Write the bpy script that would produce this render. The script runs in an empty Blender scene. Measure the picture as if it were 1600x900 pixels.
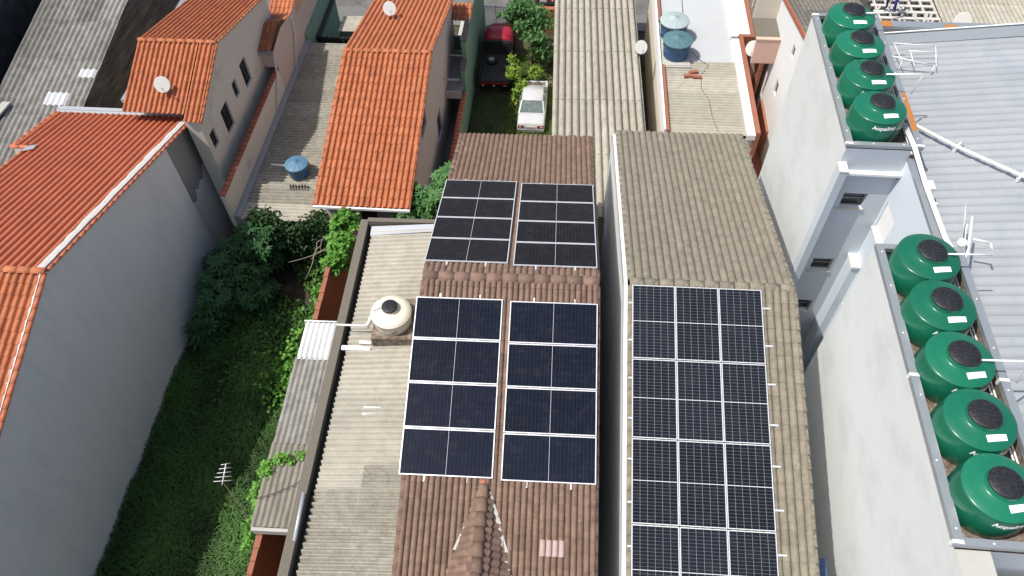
import bpy, bmesh, math, random
from mathutils import Vector, Matrix, noise as mnoise
random.seed(7)
sc = bpy.context.scene
COL = sc.collection
R = math.radians
# ------------------------------------------------------------------ camera
cam_d = bpy.data.cameras.new('camera'); cam = bpy.data.objects.new('camera', cam_d); COL.objects.link(cam)
cam_d.sensor_width = 36.0; cam_d.lens = 36.0*1195/1600; cam_d.clip_end = 2000; cam_d.clip_start = 0.1
_d = Vector((30, 900, 1195)); _y = Vector((166, -1592, 1195))
_X = _d.cross(_y).normalized(); _Z = (-_d).normalized(); _Y = _Z.cross(_X)
_m = Matrix((_X, _Y, _Z))                       # world <- camera axes (right, down, forward)
_r = _m @ Vector((1,0,0)); _u = _m @ Vector((0,-1,0)); _b = _m @ Vector((0,0,-1))
mw = Matrix.Identity(4)
for i in range(3):
    mw[i][0] = _r[i]; mw[i][1] = _u[i]; mw[i][2] = _b[i]
mw[2][3] = 27.0
cam.matrix_world = mw
sc.camera = cam
sc.render.resolution_x = 1024; sc.render.resolution_y = 576
# ------------------------------------------------------------------ light
SUN_EL, SUN_AZ = 61.0, 250.0                    # azimuth clockwise from +Y (250 = from the left, slightly in front)
w = bpy.data.worlds.new('World'); sc.world = w; w.use_nodes = True
nt = w.node_tree; nt.nodes.clear()
sky = nt.nodes.new('ShaderNodeTexSky'); sky.sky_type = 'NISHITA'; sky.sun_disc = False
sky.sun_elevation = R(SUN_EL); sky.sun_rotation = R(SUN_AZ); sky.air_density = 1.0; sky.dust_density = 3.0
bg = nt.nodes.new('ShaderNodeBackground'); bg.inputs['Strength'].default_value = 0.13
out = nt.nodes.new('ShaderNodeOutputWorld')
nt.links.new(sky.outputs[0], bg.inputs[0]); nt.links.new(bg.outputs[0], out.inputs[0])
sun_d = bpy.data.lights.new('sun', 'SUN'); sun_d.energy = 3.9; sun_d.angle = R(0.5); sun_d.color = (1, .965, .90)
sun = bpy.data.objects.new('sun', sun_d); COL.objects.link(sun)
_dir = Vector((math.sin(R(SUN_AZ))*math.cos(R(SUN_EL)), math.cos(R(SUN_AZ))*math.cos(R(SUN_EL)), math.sin(R(SUN_EL))))
sun.rotation_euler = _dir.to_track_quat('Z', 'Y').to_euler(); sun.location = (-40, -10, 60)
sc.view_settings.view_transform = 'Standard'; sc.view_settings.look = 'None'
sc.view_settings.exposure = 0.24; sc.view_settings.gamma = 1.0
# ------------------------------------------------------------------ materials
def mat(name, c1, c2=None, tint=False, ns=4.0, dark=.2, stain=None, sscale=(1,1,1), srange=(.5,.7), rough=.8,
        metal=0.0, bump=0.0, bscale=60, spec=.4, nstretch=(1,1,1), fine=0.0):
    m = bpy.data.materials.new(name); m.use_nodes = True
    t = m.node_tree; N = t.nodes; L = t.links; N.clear()
    o = N.new('ShaderNodeOutputMaterial'); p = N.new('ShaderNodeBsdfPrincipled'); L.new(p.outputs[0], o.inputs[0])
    p.inputs['Roughness'].default_value = rough; p.inputs['Metallic'].default_value = metal
    p.inputs['Specular IOR Level'].default_value = spec
    tc = N.new('ShaderNodeTexCoord')
    def nz(scale, stretch, detail=6):
        mp = N.new('ShaderNodeMapping'); mp.inputs['Scale'].default_value = stretch
        L.new(tc.outputs['Object'], mp.inputs[0])
        n = N.new('ShaderNodeTexNoise'); n.inputs['Scale'].default_value = scale; n.inputs['Detail'].default_value = detail
        n.inputs['Roughness'].default_value = .65
        L.new(mp.outputs[0], n.inputs['Vector']); return n.outputs['Fac']
    def rng(v, a, b, c, d):
        r = N.new('ShaderNodeMapRange'); L.new(v, r.inputs[0])
        for i, x in enumerate((a, b, c, d)): r.inputs[i+1].default_value = x
        return r.outputs[0]
    def mix(f, a, b, mode='MIX'):
        x = N.new('ShaderNodeMix'); x.data_type = 'RGBA'; x.blend_type = mode
        if isinstance(f, float): x.inputs[0].default_value = f
        else: L.new(f, x.inputs[0])
        for s, v in ((6, a), (7, b)):
            if isinstance(v, tuple): x.inputs[s].default_value = (*v, 1)
            else: L.new(v, x.inputs[s])
        return x.outputs[2]
    c2 = c2 or c1
    n1 = nz(ns, nstretch)
    if tint:
        a = N.new('ShaderNodeAttribute'); a.attribute_name = 'tint'; f = a.outputs['Fac']
    else:
        f = rng(n1, .35, .65, 0, 1)
    col = mix(f, c1, c2)
    if dark > 0:
        g = rng(n1, .3, .7, 1-dark, 1+dark*.5)
        cx = N.new('ShaderNodeCombineColor')
        for i in range(3): L.new(g, cx.inputs[i])
        col = mix(1.0, col, cx.outputs[0], 'MULTIPLY')
    if fine > 0:
        n3 = nz(bscale, (1,1,1), 3); g = rng(n3, .3, .7, 1-fine, 1+fine*.6)
        cx = N.new('ShaderNodeCombineColor')
        for i in range(3): L.new(g, cx.inputs[i])
        col = mix(1.0, col, cx.outputs[0], 'MULTIPLY')
    if stain:
        n2 = nz(1.0, sscale); f2 = rng(n2, srange[0], srange[1], 0, 1)
        col = mix(f2, col, stain)
    L.new(col, p.inputs['Base Color'])
    if bump > 0:
        b = N.new('ShaderNodeBump'); b.inputs['Strength'].default_value = bump; b.inputs['Distance'].default_value = .02
        L.new(nz(bscale, (1,1,1), 4), b.inputs['Height']); L.new(b.outputs[0], p.inputs['Normal'])
    return m
def leafmat(name, c1, c2):
    m = mat(name, c1, c2, tint=True, ns=1.5, dark=.25, rough=.55, spec=.35)
    t = m.node_tree; p = next(n for n in t.nodes if n.type == 'BSDF_PRINCIPLED'); o = next(n for n in t.nodes if n.type == 'OUTPUT_MATERIAL')
    tr = t.nodes.new('ShaderNodeBsdfTranslucent'); ad = t.nodes.new('ShaderNodeMixShader'); ad.inputs[0].default_value = .25
    src = p.inputs['Base Color'].links[0].from_socket
    t.links.new(src, tr.inputs[0]); t.links.new(p.outputs[0], ad.inputs[1]); t.links.new(tr.outputs[0], ad.inputs[2]); t.links.new(ad.outputs[0], o.inputs[0])
    return m
def cellmat(name, cell, cell2, line, nx, ny, lw, cline, cdash, rough=.16):
    """photovoltaic glass: cell grid laid out in the sheet's own UVs (u across nx cells, v across ny cells)"""
    m = bpy.data.materials.new(name); m.use_nodes = True
    t = m.node_tree; N = t.nodes; L = t.links; N.clear()
    o = N.new('ShaderNodeOutputMaterial'); p = N.new('ShaderNodeBsdfPrincipled'); L.new(p.outputs[0], o.inputs[0])
    p.inputs['Roughness'].default_value = rough; p.inputs['Specular IOR Level'].default_value = .14
    uv = N.new('ShaderNodeUVMap'); uv.uv_map = 'UVMap'; sp = N.new('ShaderNodeSeparateXYZ'); L.new(uv.outputs[0], sp.inputs[0])
    def M(op, a, b=None):
        n = N.new('ShaderNodeMath'); n.operation = op
        for i, v in enumerate((a, b)):
            if v is None: continue
            if isinstance(v, (int, float)): n.inputs[i].default_value = v
            else: L.new(v, n.inputs[i])
        return n.outputs[0]
    def lines(s, n, wd):
        f = M('FRACT', M('MULTIPLY', s, n)); e = M('MINIMUM', f, M('SUBTRACT', 1, f))
        return M('LESS_THAN', e, wd)
    lx = lines(sp.outputs[0], nx, lw[0]); ly = lines(sp.outputs[1], ny, lw[1])
    g = M('MAXIMUM', lx, M('MULTIPLY', ly, lw[2]))
    ax = sp.outputs[0] if cline == 'u' else sp.outputs[1]
    ot = sp.outputs[1] if cline == 'u' else sp.outputs[0]
    c = M('LESS_THAN', M('ABSOLUTE', M('SUBTRACT', ax, .5)), cdash[0])
    if cdash[1]:
        c = M('MULTIPLY', c, M('LESS_THAN', M('FRACT', M('MULTIPLY', ot, cdash[1])), .72))
    tc = N.new('ShaderNodeTexCoord'); nz = N.new('ShaderNodeTexNoise'); nz.inputs['Scale'].default_value = 1.4; nz.inputs['Detail'].default_value = 4
    L.new(tc.outputs['Object'], nz.inputs['Vector'])
    def mix(f, a, b):
        x = N.new('ShaderNodeMix'); x.data_type = 'RGBA'
        if isinstance(f, float): x.inputs[0].default_value = f
        else: L.new(f, x.inputs[0])
        for s, v in ((6, a), (7, b)):
            if isinstance(v, tuple): x.inputs[s].default_value = (*v, 1)
            else: L.new(v, x.inputs[s])
        return x.outputs[2]
    col = mix(nz.outputs[0], cell, cell2)
    oi = N.new('ShaderNodeObjectInfo')
    col = mix(M('MULTIPLY', oi.outputs['Random'], .5), col, tuple(v*1.6 for v in cell2))
    n2 = N.new('ShaderNodeTexNoise'); n2.inputs['Scale'].default_value = 3.2; n2.inputs['Detail'].default_value = 8; n2.inputs['Roughness'].default_value = .7
    va = N.new('ShaderNodeVectorMath'); va.operation = 'ADD'; L.new(tc.outputs['Object'], va.inputs[0]); cb = N.new('ShaderNodeCombineXYZ')
    L.new(M('MULTIPLY', oi.outputs['Random'], 40), cb.inputs[0]); L.new(cb.outputs[0], va.inputs[1]); L.new(va.outputs[0], n2.inputs['Vector'])
    du = N.new('ShaderNodeMapRange'); L.new(n2.outputs[0], du.inputs[0])
    for i, v in enumerate((.5, .85, 0, .22)): du.inputs[i+1].default_value = v
    col = mix(g, col, line); col = mix(c, col, (.62,.63,.64)); col = mix(du.outputs[0], col, (.10,.095,.085))
    L.new(col, p.inputs['Base Color']); return m
m_ = {}
m_['terracotta'] = mat('orange clay tile', (.39,.12,.05), (.50,.175,.075), tint=True, ns=3, dark=.22, stain=(.17,.07,.04), sscale=(3.5,1.2,2), srange=(.56,.85), rough=.75, bump=.15, fine=.15)
m_['terracotta_red'] = mat('red clay tile', (.46,.135,.065), (.52,.165,.08), tint=True, ns=2, dark=.12, stain=(.2,.05,.03), sscale=(1.5,1.5,1.5), srange=(.68,.9), rough=.7, bump=.1)
m_['terracotta_dull'] = mat('dull clay tile', (.34,.10,.055), (.40,.13,.07), tint=True, dark=.25, rough=.8)
m_['brown_tile'] = mat('weathered brown concrete tile', (.165,.105,.078), (.255,.165,.12), tint=True, ns=5, dark=.3, stain=(.33,.25,.16), sscale=(9,9,9), srange=(.6,.85), rough=.9, bump=.3, bscale=90, fine=.25)
m_['brown_new'] = mat('pale pinkish replacement tile', (.42,.31,.28), dark=.1, rough=.8)
m_['grey_tile'] = mat('lichened grey concrete tile', (.215,.19,.145), (.285,.25,.19), tint=True, ns=4, dark=.28, stain=(.13,.11,.085), sscale=(7,7,7), srange=(.56,.85), rough=.92, bump=.4, bscale=80, fine=.3)
m_['lichen_tile'] = mat('rough verge tile', (.2,.175,.135), (.34,.31,.25), ns=14, dark=.4, rough=.95, bump=.5, bscale=60, fine=.3)
m_['asbestos'] = mat('pale fibre cement', (.355,.325,.265), (.42,.39,.32), tint=True, ns=2.5, dark=.22, stain=(.19,.17,.135), sscale=(2.2,2.2,2.2), srange=(.58,.9), rough=.92, bump=.25, bscale=70, fine=.22)
m_['asbestos_dark'] = mat('dark weathered fibre cement', (.10,.105,.085), (.2,.18,.15), tint=True, ns=5, dark=.35, stain=(.40,.38,.33), sscale=(11,11,11), srange=(.62,.8), rough=.95, bump=.35, bscale=60, fine=.35)
m_['asbestos_grey'] = mat('grey fibre cement', (.20,.19,.17), (.31,.30,.27), tint=True, ns=3, dark=.35, stain=(.09,.085,.078), sscale=(1.2,1.2,1.2), srange=(.52,.85), rough=.95, bump=.3, fine=.3)
m_['asbestos_mid'] = mat('speckled fibre cement', (.31,.29,.235), (.42,.40,.33), tint=True, ns=4, dark=.3, stain=(.14,.13,.105), sscale=(2,2,2), srange=(.56,.85), rough=.95, bump=.3, fine=.3)
m_['asbestos_x'] = mat('warm beige fibre cement', (.39,.365,.305), (.455,.425,.355), tint=True, ns=3, dark=.16, stain=(.2,.18,.14), sscale=(5,5,5), srange=(.6,.95), rough=.92, bump=.25, bscale=70, fine=.25)
m_['asbestos_w'] = mat('speckled weathered fibre cement', (.29,.272,.222), (.365,.34,.28), tint=True, ns=4, dark=.28, stain=(.13,.12,.095), sscale=(6,6,6), srange=(.55,.85), rough=.95, bump=.35, bscale=50, fine=.35)
m_['asbestos_m'] = mat('moderately weathered fibre cement', (.31,.287,.235), (.375,.35,.29), tint=True, ns=4, dark=.28, stain=(.14,.128,.1), sscale=(6,6,6), srange=(.55,.85), rough=.95, bump=.35, bscale=50, fine=.35)
m_['asbestos_wy'] = mat('heavily weathered lean-to fibre cement', (.24,.22,.18), (.31,.285,.24), tint=True, ns=3, dark=.3, nstretch=(2.2,.6,1), stain=(.085,.08,.065), sscale=(6,1.1,1), srange=(.53,.85), rough=.95, bump=.35, bscale=60, fine=.35)
m_['white_sheet'] = mat('white painted corrugated sheet', (.70,.71,.71), (.62,.63,.63), tint=True, ns=2, dark=.12, stain=(.45,.45,.43), sscale=(.7,4,1), srange=(.6,.9), rough=.45, spec=.5)
m_['clear_sheet'] = mat('translucent white sheet', (.75,.76,.75), (.62,.63,.62), ns=5, dark=.1, rough=.4)
m_['silver'] = mat('silvered roof coating', (.49,.505,.515), (.42,.44,.455), ns=1.5, dark=.12, stain=(.42,.42,.40), sscale=(.8,3,1), srange=(.55,.9), rough=.5, spec=.5)
m_['zinc_roof'] = mat('pale blue grey metal roofing', (.39,.41,.425), (.345,.365,.38), tint=True, ns=1.2, dark=.08, stain=(.30,.33,.37), sscale=(1.2,.35,1), srange=(.5,.85), rough=.42, metal=.15, spec=.5)
m_['zinc'] = mat('galvanised flashing', (.41,.44,.46), (.34,.37,.39), ns=3, dark=.2, rough=.35, metal=.45)
m_['zinc_light'] = mat('light metal gutter', (.52,.54,.56), (.44,.46,.48), ns=3, dark=.15, rough=.4, metal=.3)
m_['rust'] = mat('orange rust', (.52,.22,.06), (.36,.14,.04), ns=9, dark=.3, rough=.85)
m_['mortar'] = mat('white mortar band', (.62,.61,.58), (.48,.46,.43), ns=9, dark=.3, rough=.9, bump=.4)
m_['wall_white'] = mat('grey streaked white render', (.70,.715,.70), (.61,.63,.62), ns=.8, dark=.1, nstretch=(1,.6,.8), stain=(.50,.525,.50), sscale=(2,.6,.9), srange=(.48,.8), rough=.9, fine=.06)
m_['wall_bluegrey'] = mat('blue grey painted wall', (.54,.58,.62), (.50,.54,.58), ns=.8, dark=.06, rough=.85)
m_['wall_paleblue'] = mat('pale blue painted wall', (.62,.68,.74), (.58,.64,.70), ns=.8, dark=.06, rough=.8)
m_['wall_grey'] = mat('pale grey painted render', (.83,.80,.75), (.78,.755,.71), ns=.55, dark=.07, stain=(.64,.63,.60), sscale=(1,1.6,.4), srange=(.48,.85), rough=.9, fine=.05, bscale=25, bump=.12)
m_['wall_raw'] = mat('bare cement render', (.45,.425,.38), (.25,.235,.21), ns=1.6, dark=.35, nstretch=(1,1,.5), rough=.95, bump=.3)
m_['wall_cream'] = mat('cream painted wall', (.70,.64,.53), (.64,.58,.48), ns=.8, dark=.1, rough=.9, stain=(.36,.32,.30), sscale=(.6,.6,.8), srange=(.58,.85))
m_['wall_pinkish'] = mat('faded pink wall', (.64,.49,.41), (.58,.44,.37), ns=.7, dark=.1, rough=.9)
m_['wall_pink'] = mat('salmon pink wall', (.62,.42,.34), (.58,.38,.31), ns=.7, dark=.08, rough=.9)
m_['wall_pure'] = mat('bright white wall', (.76,.76,.74), (.70,.70,.68), ns=1, dark=.06, rough=.85)
m_['wall_rust'] = mat('orange painted block wall', (.40,.115,.045), (.30,.085,.035), ns=2.5, dark=.3, rough=.92, bump=.2)
m_['wall_green'] = mat('pale green wall', (.22,.33,.235), (.19,.29,.21), ns=.9, dark=.15, rough=.9)
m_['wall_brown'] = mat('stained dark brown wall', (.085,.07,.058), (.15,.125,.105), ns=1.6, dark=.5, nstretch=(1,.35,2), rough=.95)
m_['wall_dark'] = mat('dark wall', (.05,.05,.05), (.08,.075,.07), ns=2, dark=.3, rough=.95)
m_['concrete'] = mat('weathered concrete', (.215,.19,.15), (.13,.115,.09), ns=4, dark=.35, rough=.95, bump=.4, fine=.25)
m_['concrete_pale'] = mat('pale worn concrete', (.52,.51,.47), (.42,.41,.37), ns=2.5, dark=.25, rough=.95, fine=.15)
m_['concrete_brown'] = mat('stained brown slab', (.14,.105,.08), (.25,.2,.16), ns=6, dark=.45, rough=.95, bump=.3)
m_['brick'] = mat('terracotta brick', (.36,.14,.085), (.28,.105,.065), ns=8, dark=.3, rough=.9, bump=.3)
m_['floor_red'] = mat('terracotta floor', (.36,.15,.09), (.32,.12,.075), ns=3, dark=.2, rough=.8)
m_['floor_grey'] = mat('grey floor tile', (.28,.26,.26), (.24,.22,.22), ns=3, dark=.2, rough=.7)
m_['earth'] = mat('dark earth', (.06,.05,.035), (.1,.085,.055), ns=1.5, dark=.4, rough=1)
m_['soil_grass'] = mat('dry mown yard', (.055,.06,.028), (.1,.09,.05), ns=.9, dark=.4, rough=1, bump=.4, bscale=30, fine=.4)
m_['asphalt'] = mat('old asphalt', (.13,.13,.125), (.165,.16,.15), ns=.8, dark=.2, rough=.95, fine=.2, bscale=30)
m_['paving'] = mat('grey paving', (.2,.19,.18), (.15,.145,.14), ns=2, dark=.3, rough=.95)
m_['glass_dark'] = mat('dark window glass', (.018,.02,.022), dark=0, rough=.08, spec=.6)
m_['glass_green'] = mat('greenish glass', (.10,.15,.13), dark=0, rough=.06, spec=.7)
m_['frame_grey'] = mat('grey window frame', (.22,.23,.23), dark=.1, rough=.6)
m_['sill'] = mat('stone sill', (.55,.52,.46), dark=.15, rough=.8)
m_['white'] = mat('white paint', (.78,.78,.77), dark=.05, rough=.45)
m_['white_pvc'] = mat('white pipe plastic', (.80,.80,.78), (.72,.71,.68), ns=4, dark=.08, rough=.4)
m_['tank_green'] = mat('green tank plastic', (.010,.150,.082), (.007,.125,.068), ns=1.4, dark=.12, stain=(.05,.19,.125), sscale=(2.5,2.5,1.2), srange=(.55,1.0), rough=.24, spec=.5, fine=.05, bscale=12)
def vary(m, lo, hi):
    t = m.node_tree; p = next(n for n in t.nodes if n.type == 'BSDF_PRINCIPLED'); src = p.inputs['Base Color'].links[0].from_socket
    oi = t.nodes.new('ShaderNodeObjectInfo'); r = t.nodes.new('ShaderNodeMapRange'); r.inputs[3].default_value = lo; r.inputs[4].default_value = hi
    h = t.nodes.new('ShaderNodeHueSaturation'); t.links.new(oi.outputs['Random'], r.inputs[0]); t.links.new(r.outputs[0], h.inputs['Value'])
    t.links.new(src, h.inputs['Color']); t.links.new(h.outputs[0], p.inputs['Base Color'])
vary(m_['tank_green'], .84, 1.16)
m_['cap_black'] = mat('black ribbed cap plastic', (.016,.017,.02), (.03,.03,.034), ns=16, dark=.4, rough=.45)
m_['tank_cream'] = mat('cream tank plastic', (.76,.71,.59), (.71,.66,.54), ns=2, dark=.06, rough=.5)
m_['tank_blue'] = mat('blue tank plastic', (.03,.11,.24), (.025,.09,.2), ns=3, dark=.15, rough=.4)
m_['lid_teal'] = mat('faded teal lid', (.095,.19,.205), (.075,.16,.18), ns=6, dark=.2, rough=.5)
m_['lid_grey'] = mat('faded grey lid', (.40,.47,.47), (.33,.40,.40), ns=5, dark=.2, rough=.5)
m_['lid_blue'] = mat('faded blue lid', (.10,.22,.33), (.08,.18,.28), ns=6, dark=.2, rough=.5)
m_['sticker'] = mat('white sticker', (.85,.85,.84), dark=.02, rough=.5)
m_['print_grey'] = mat('dark print', (.22,.19,.15), dark=.1, rough=.6)
m_['alu'] = mat('anodised aluminium', (.72,.73,.74), dark=.05, rough=.35, metal=.35)
m_['steel'] = mat('grey steel', (.45,.46,.47), dark=.1, rough=.4, metal=.6)
m_['iron_dark'] = mat('dark iron', (.03,.03,.03), (.05,.045,.04), ns=8, dark=.3, rough=.6)
m_['dish'] = mat('off white dish', (.66,.65,.61), (.58,.57,.53), ns=6, dark=.12, rough=.5)
m_['red_print'] = mat('faded red print', (.55,.25,.22), dark=.1, rough=.6)
m_['wire'] = mat('black cable', (.025,.025,.025), dark=0, rough=.6)
m_['car_white'] = mat('white car paint', (.55,.56,.58), (.48,.49,.51), ns=2, dark=.08, rough=.28, spec=.6)
m_['car_glass'] = mat('car window glass', (.10,.14,.14), (.16,.2,.19), ns=6, dark=.2, rough=.08, spec=.7)
m_['lamp_red'] = mat('red lamp plastic', (.28,.02,.025), dark=.1, rough=.25)
m_['truck_red'] = mat('red truck paint', (.36,.015,.035), (.30,.012,.03), ns=2, dark=.12, rough=.35)
m_['rubber'] = mat('tyre rubber', (.02,.02,.02), dark=.1, rough=.85)
m_['black_paint'] = mat('black paint', (.022,.022,.024), (.035,.034,.034), ns=4, dark=.3, rough=.6)
m_['bed_dark'] = mat('worn black truck bed', (.035,.032,.032), (.06,.055,.05), ns=5, dark=.3, rough=.8)
m_['car_navy'] = mat('dark blue car paint', (.02,.03,.05), dark=.1, rough=.2, spec=.6)
m_['bark'] = mat('bark', (.16,.12,.085), (.1,.075,.05), ns=12, dark=.3, rough=.95)
m_['dry_twig'] = mat('dry twig', (.42,.36,.29), dark=.2, rough=.9)
m_['skin'] = mat('skin', (.32,.17,.11), dark=.05, rough=.6)
m_['cloth_blue'] = mat('blue work cloth', (.035,.05,.26), (.025,.035,.2), ns=8, dark=.25, rough=.9)
m_['cloth_grey'] = mat('grey work cloth', (.2,.2,.22), dark=.2, rough=.9)
m_['hair'] = mat('dark hair', (.015,.012,.01), dark=.1, rough=.7)
m_['wood'] = mat('pale rafter wood', (.62,.60,.55), (.52,.49,.44), ns=6, dark=.2, rough=.9)
m_['blue_panel'] = mat('blue painted board', (.05,.085,.19), (.04,.07,.15), ns=2, dark=.15, rough=.6)
m_['leaf_dark'] = leafmat('dark broad leaf', (.035,.10,.035), (.065,.17,.055))
m_['leaf_hedge_shaded'] = leafmat('hedge leaf', (.016,.045,.014), (.035,.085,.022))  # leaf colour darkened to stand in for shade on the hedge
m_['leaf_vine'] = leafmat('bright vine leaf', (.10,.27,.035), (.19,.42,.07))
m_['leaf_cassava'] = leafmat('fresh palmate leaf', (.07,.19,.05), (.13,.28,.09))
m_['leaf_lime'] = leafmat('yellow green leaf', (.17,.30,.035), (.28,.40,.06))
m_['leaf_tree'] = leafmat('tree leaf', (.06,.16,.045), (.11,.24,.075))
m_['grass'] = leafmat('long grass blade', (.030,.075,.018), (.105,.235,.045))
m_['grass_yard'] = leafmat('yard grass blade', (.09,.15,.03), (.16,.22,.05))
m_['pv_left'] = cellmat('black half cell glass', (.004,.006,.012), (.007,.010,.021), (.018,.020,.030), 24, 6, (.07,.03,.6), 'u', (.0017, 0))
m_['pv_far'] = cellmat('warm black half cell glass', (.009,.007,.008), (.013,.011,.012), (.024,.021,.022), 24, 6, (.07,.03,.6), 'u', (.0018, 0), rough=.2)
m_['pv_right'] = cellmat('gridded cell glass', (.007,.009,.013), (.010,.012,.018), (.21,.22,.235), 6, 24, (.022,.06,.40), 'v', (.004, 0))
# ------------------------------------------------------------------ mesh builder
OFF = {}
class MB:
    def __init__(s): s.v = []; s.f = []; s.mi = []; s.t = []; s.sm = []; s.uv = {}
    def face(s, pts, mi=0, tint=.5, smooth=False, uv=None):
        b = len(s.v); s.v.extend([tuple(p) for p in pts]); s.f.append(tuple(range(b, b+len(pts))))
        s.mi.append(mi); s.t.append(tint); s.sm.append(smooth)
        if uv: s.uv[len(s.f)-1] = uv
    def idx(s, ids, mi=0, tint=.5, smooth=False):
        s.f.append(tuple(ids)); s.mi.append(mi); s.t.append(tint); s.sm.append(smooth)
    def box(s, x0, x1, y0, y1, z0, z1, mi=0, tint=.5):
        s.hexa([(x0,y0,z0),(x1,y0,z0),(x1,y1,z0),(x0,y1,z0),(x0,y0,z1),(x1,y0,z1),(x1,y1,z1),(x0,y1,z1)], mi, tint)
    def hexa(s, c, mi=0, tint=.5):
        b = len(s.v); s.v.extend([tuple(p) for p in c])
        for q in ((3,2,1,0),(4,5,6,7),(0,1,5,4),(1,2,6,5),(2,3,7,6),(3,0,4,7)):
            s.idx([b+i for i in q], mi, tint)
    def beam(s, p, q, wd, ht, mi=0, up=(0,0,1), tint=.5):
        p, q = Vector(p), Vector(q); d = (q-p).normalized(); up = Vector(up)
        a = d.cross(up)
        if a.length < 1e-4: a = d.cross(Vector((1,0,0)))
        a.normalize(); n = a.cross(d)
        a *= wd/2; n *= ht/2
        s.hexa([p-a-n, p+a-n, q+a-n, q-a-n, p-a+n, p+a+n, q+a+n, q-a+n], mi, tint)
    def tube(s, pts, r, n=8, mi=0, caps=True, tint=.5):
        pts = [Vector(p) for p in pts]; rs = r if isinstance(r, (list, tuple)) else [r]*len(pts)
        b = len(s.v); a = None
        for i, p in enumerate(pts):
            d = (pts[min(i+1, len(pts)-1)]-pts[max(i-1, 0)]).normalized()
            if a is None:
                a = d.cross(Vector((0,0,1)))
                if a.length < .05: a = d.cross(Vector((1,0,0)))
            a = (a - d*a.dot(d)).normalized(); c = d.cross(a)
            for k in range(n):
                t = 2*math.pi*k/n; s.v.append(tuple(p + (a*math.cos(t)+c*math.sin(t))*rs[i]))
        for i in range(len(pts)-1):
            for k in range(n):
                k2 = (k+1) % n
                s.idx((b+i*n+k, b+i*n+k2, b+(i+1)*n+k2, b+(i+1)*n+k), mi, tint, True)
        if caps:
            s.idx([b+k for k in range(n)][::-1], mi, tint); s.idx([b+(len(pts)-1)*n+k for k in range(n)], mi, tint)
    def lathe(s, prof, c=(0,0,0), n=40, mi=0, mis=None, ribs=0, ribh=0.0):
        b = len(s.v)
        for (r, z) in prof:
            for k in range(n):
                t = 2*math.pi*k/n
                s.v.append((c[0]+r*math.cos(t), c[1]+r*math.sin(t), c[2]+z))
        for i in range(len(prof)-1):
            for k in range(n):
                k2 = (k+1) % n
                s.idx((b+i*n+k, b+i*n+k2, b+(i+1)*n+k2, b+(i+1)*n+k), mis[i] if mis else mi, .5, True)
        if prof[-1][0] > .0005: s.idx([b+(len(prof)-1)*n+k for k in range(n)], mis[-1] if mis else mi)
        if prof[0][0] > .0005: s.idx([b+k for k in range(n)][::-1], mis[0] if mis else mi)
    def build(s, name, mats, parent=None, label=None):
        off = Vector(OFF.get(parent.name, (0,0,0))) if parent else Vector((0,0,0))
        me = bpy.data.meshes.new(name)
        me.from_pydata([(x-off.x, y-off.y, z-off.z) for x, y, z in s.v], [], s.f)
        if not isinstance(mats, (list, tuple)): mats = [mats]
        for m in mats: me.materials.append(m_[m] if isinstance(m, str) else m)
        me.polygons.foreach_set('material_index', s.mi); me.polygons.foreach_set('use_smooth', s.sm)
        at = me.attributes.new('tint', 'FLOAT', 'FACE'); at.data.foreach_set('value', s.t)
        if s.uv:
            ul = me.uv_layers.new(name='UVMap')
            for fi, uvs in s.uv.items():
                for li, u in zip(me.polygons[fi].loop_indices, uvs): ul.data[li].uv = u
        me.update()
        o = bpy.data.objects.new(name, me); COL.objects.link(o)
        if parent: o.parent = parent; OFF[o.name] = tuple(off)
        if label: o['label'] = label
        return o
def thing(name, label, cat, loc=(0,0,0), yaw=0.0, group=None):
    o = bpy.data.objects.new(name, None); COL.objects.link(o); o.empty_display_size = .3
    OFF[o.name] = tuple(loc); c, s = math.cos(yaw), math.sin(yaw)
    o.location = (c*loc[0]-s*loc[1], s*loc[0]+c*loc[1], loc[2]); o.rotation_euler = (0, 0, yaw)
    o['label'] = label; o['category'] = cat
    if group: o['group'] = group
    return o
def tag(o, label, cat, group=None, kind=None):
    if label: o['label'] = label
    if cat: o['category'] = cat
    if group: o['group'] = group
    if kind: o['kind'] = kind
    return o
def kids(o): return [c for c in bpy.data.objects if c.parent == o]
def dup(root, loc, label, rot=None, group=None, mats=None):
    r = root.copy(); COL.objects.link(r); r.location = loc
    if rot: r.rotation_euler = rot
    r['label'] = label
    if group: r['group'] = group
    for ch in kids(root):
        c = ch.copy(); COL.objects.link(c); c.parent = r
        if mats and ch.name.split('.')[0] in mats:
            c.data = ch.data.copy(); c.data.materials[0] = m_[mats[ch.name.split('.')[0]]]
        for g in kids(ch):
            d = g.copy(); COL.objects.link(d); d.parent = c
    return r
def yawp(p, a): return (math.cos(a)*p[0]-math.sin(a)*p[1], math.sin(a)*p[0]+math.cos(a)*p[1], p[2])
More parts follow.
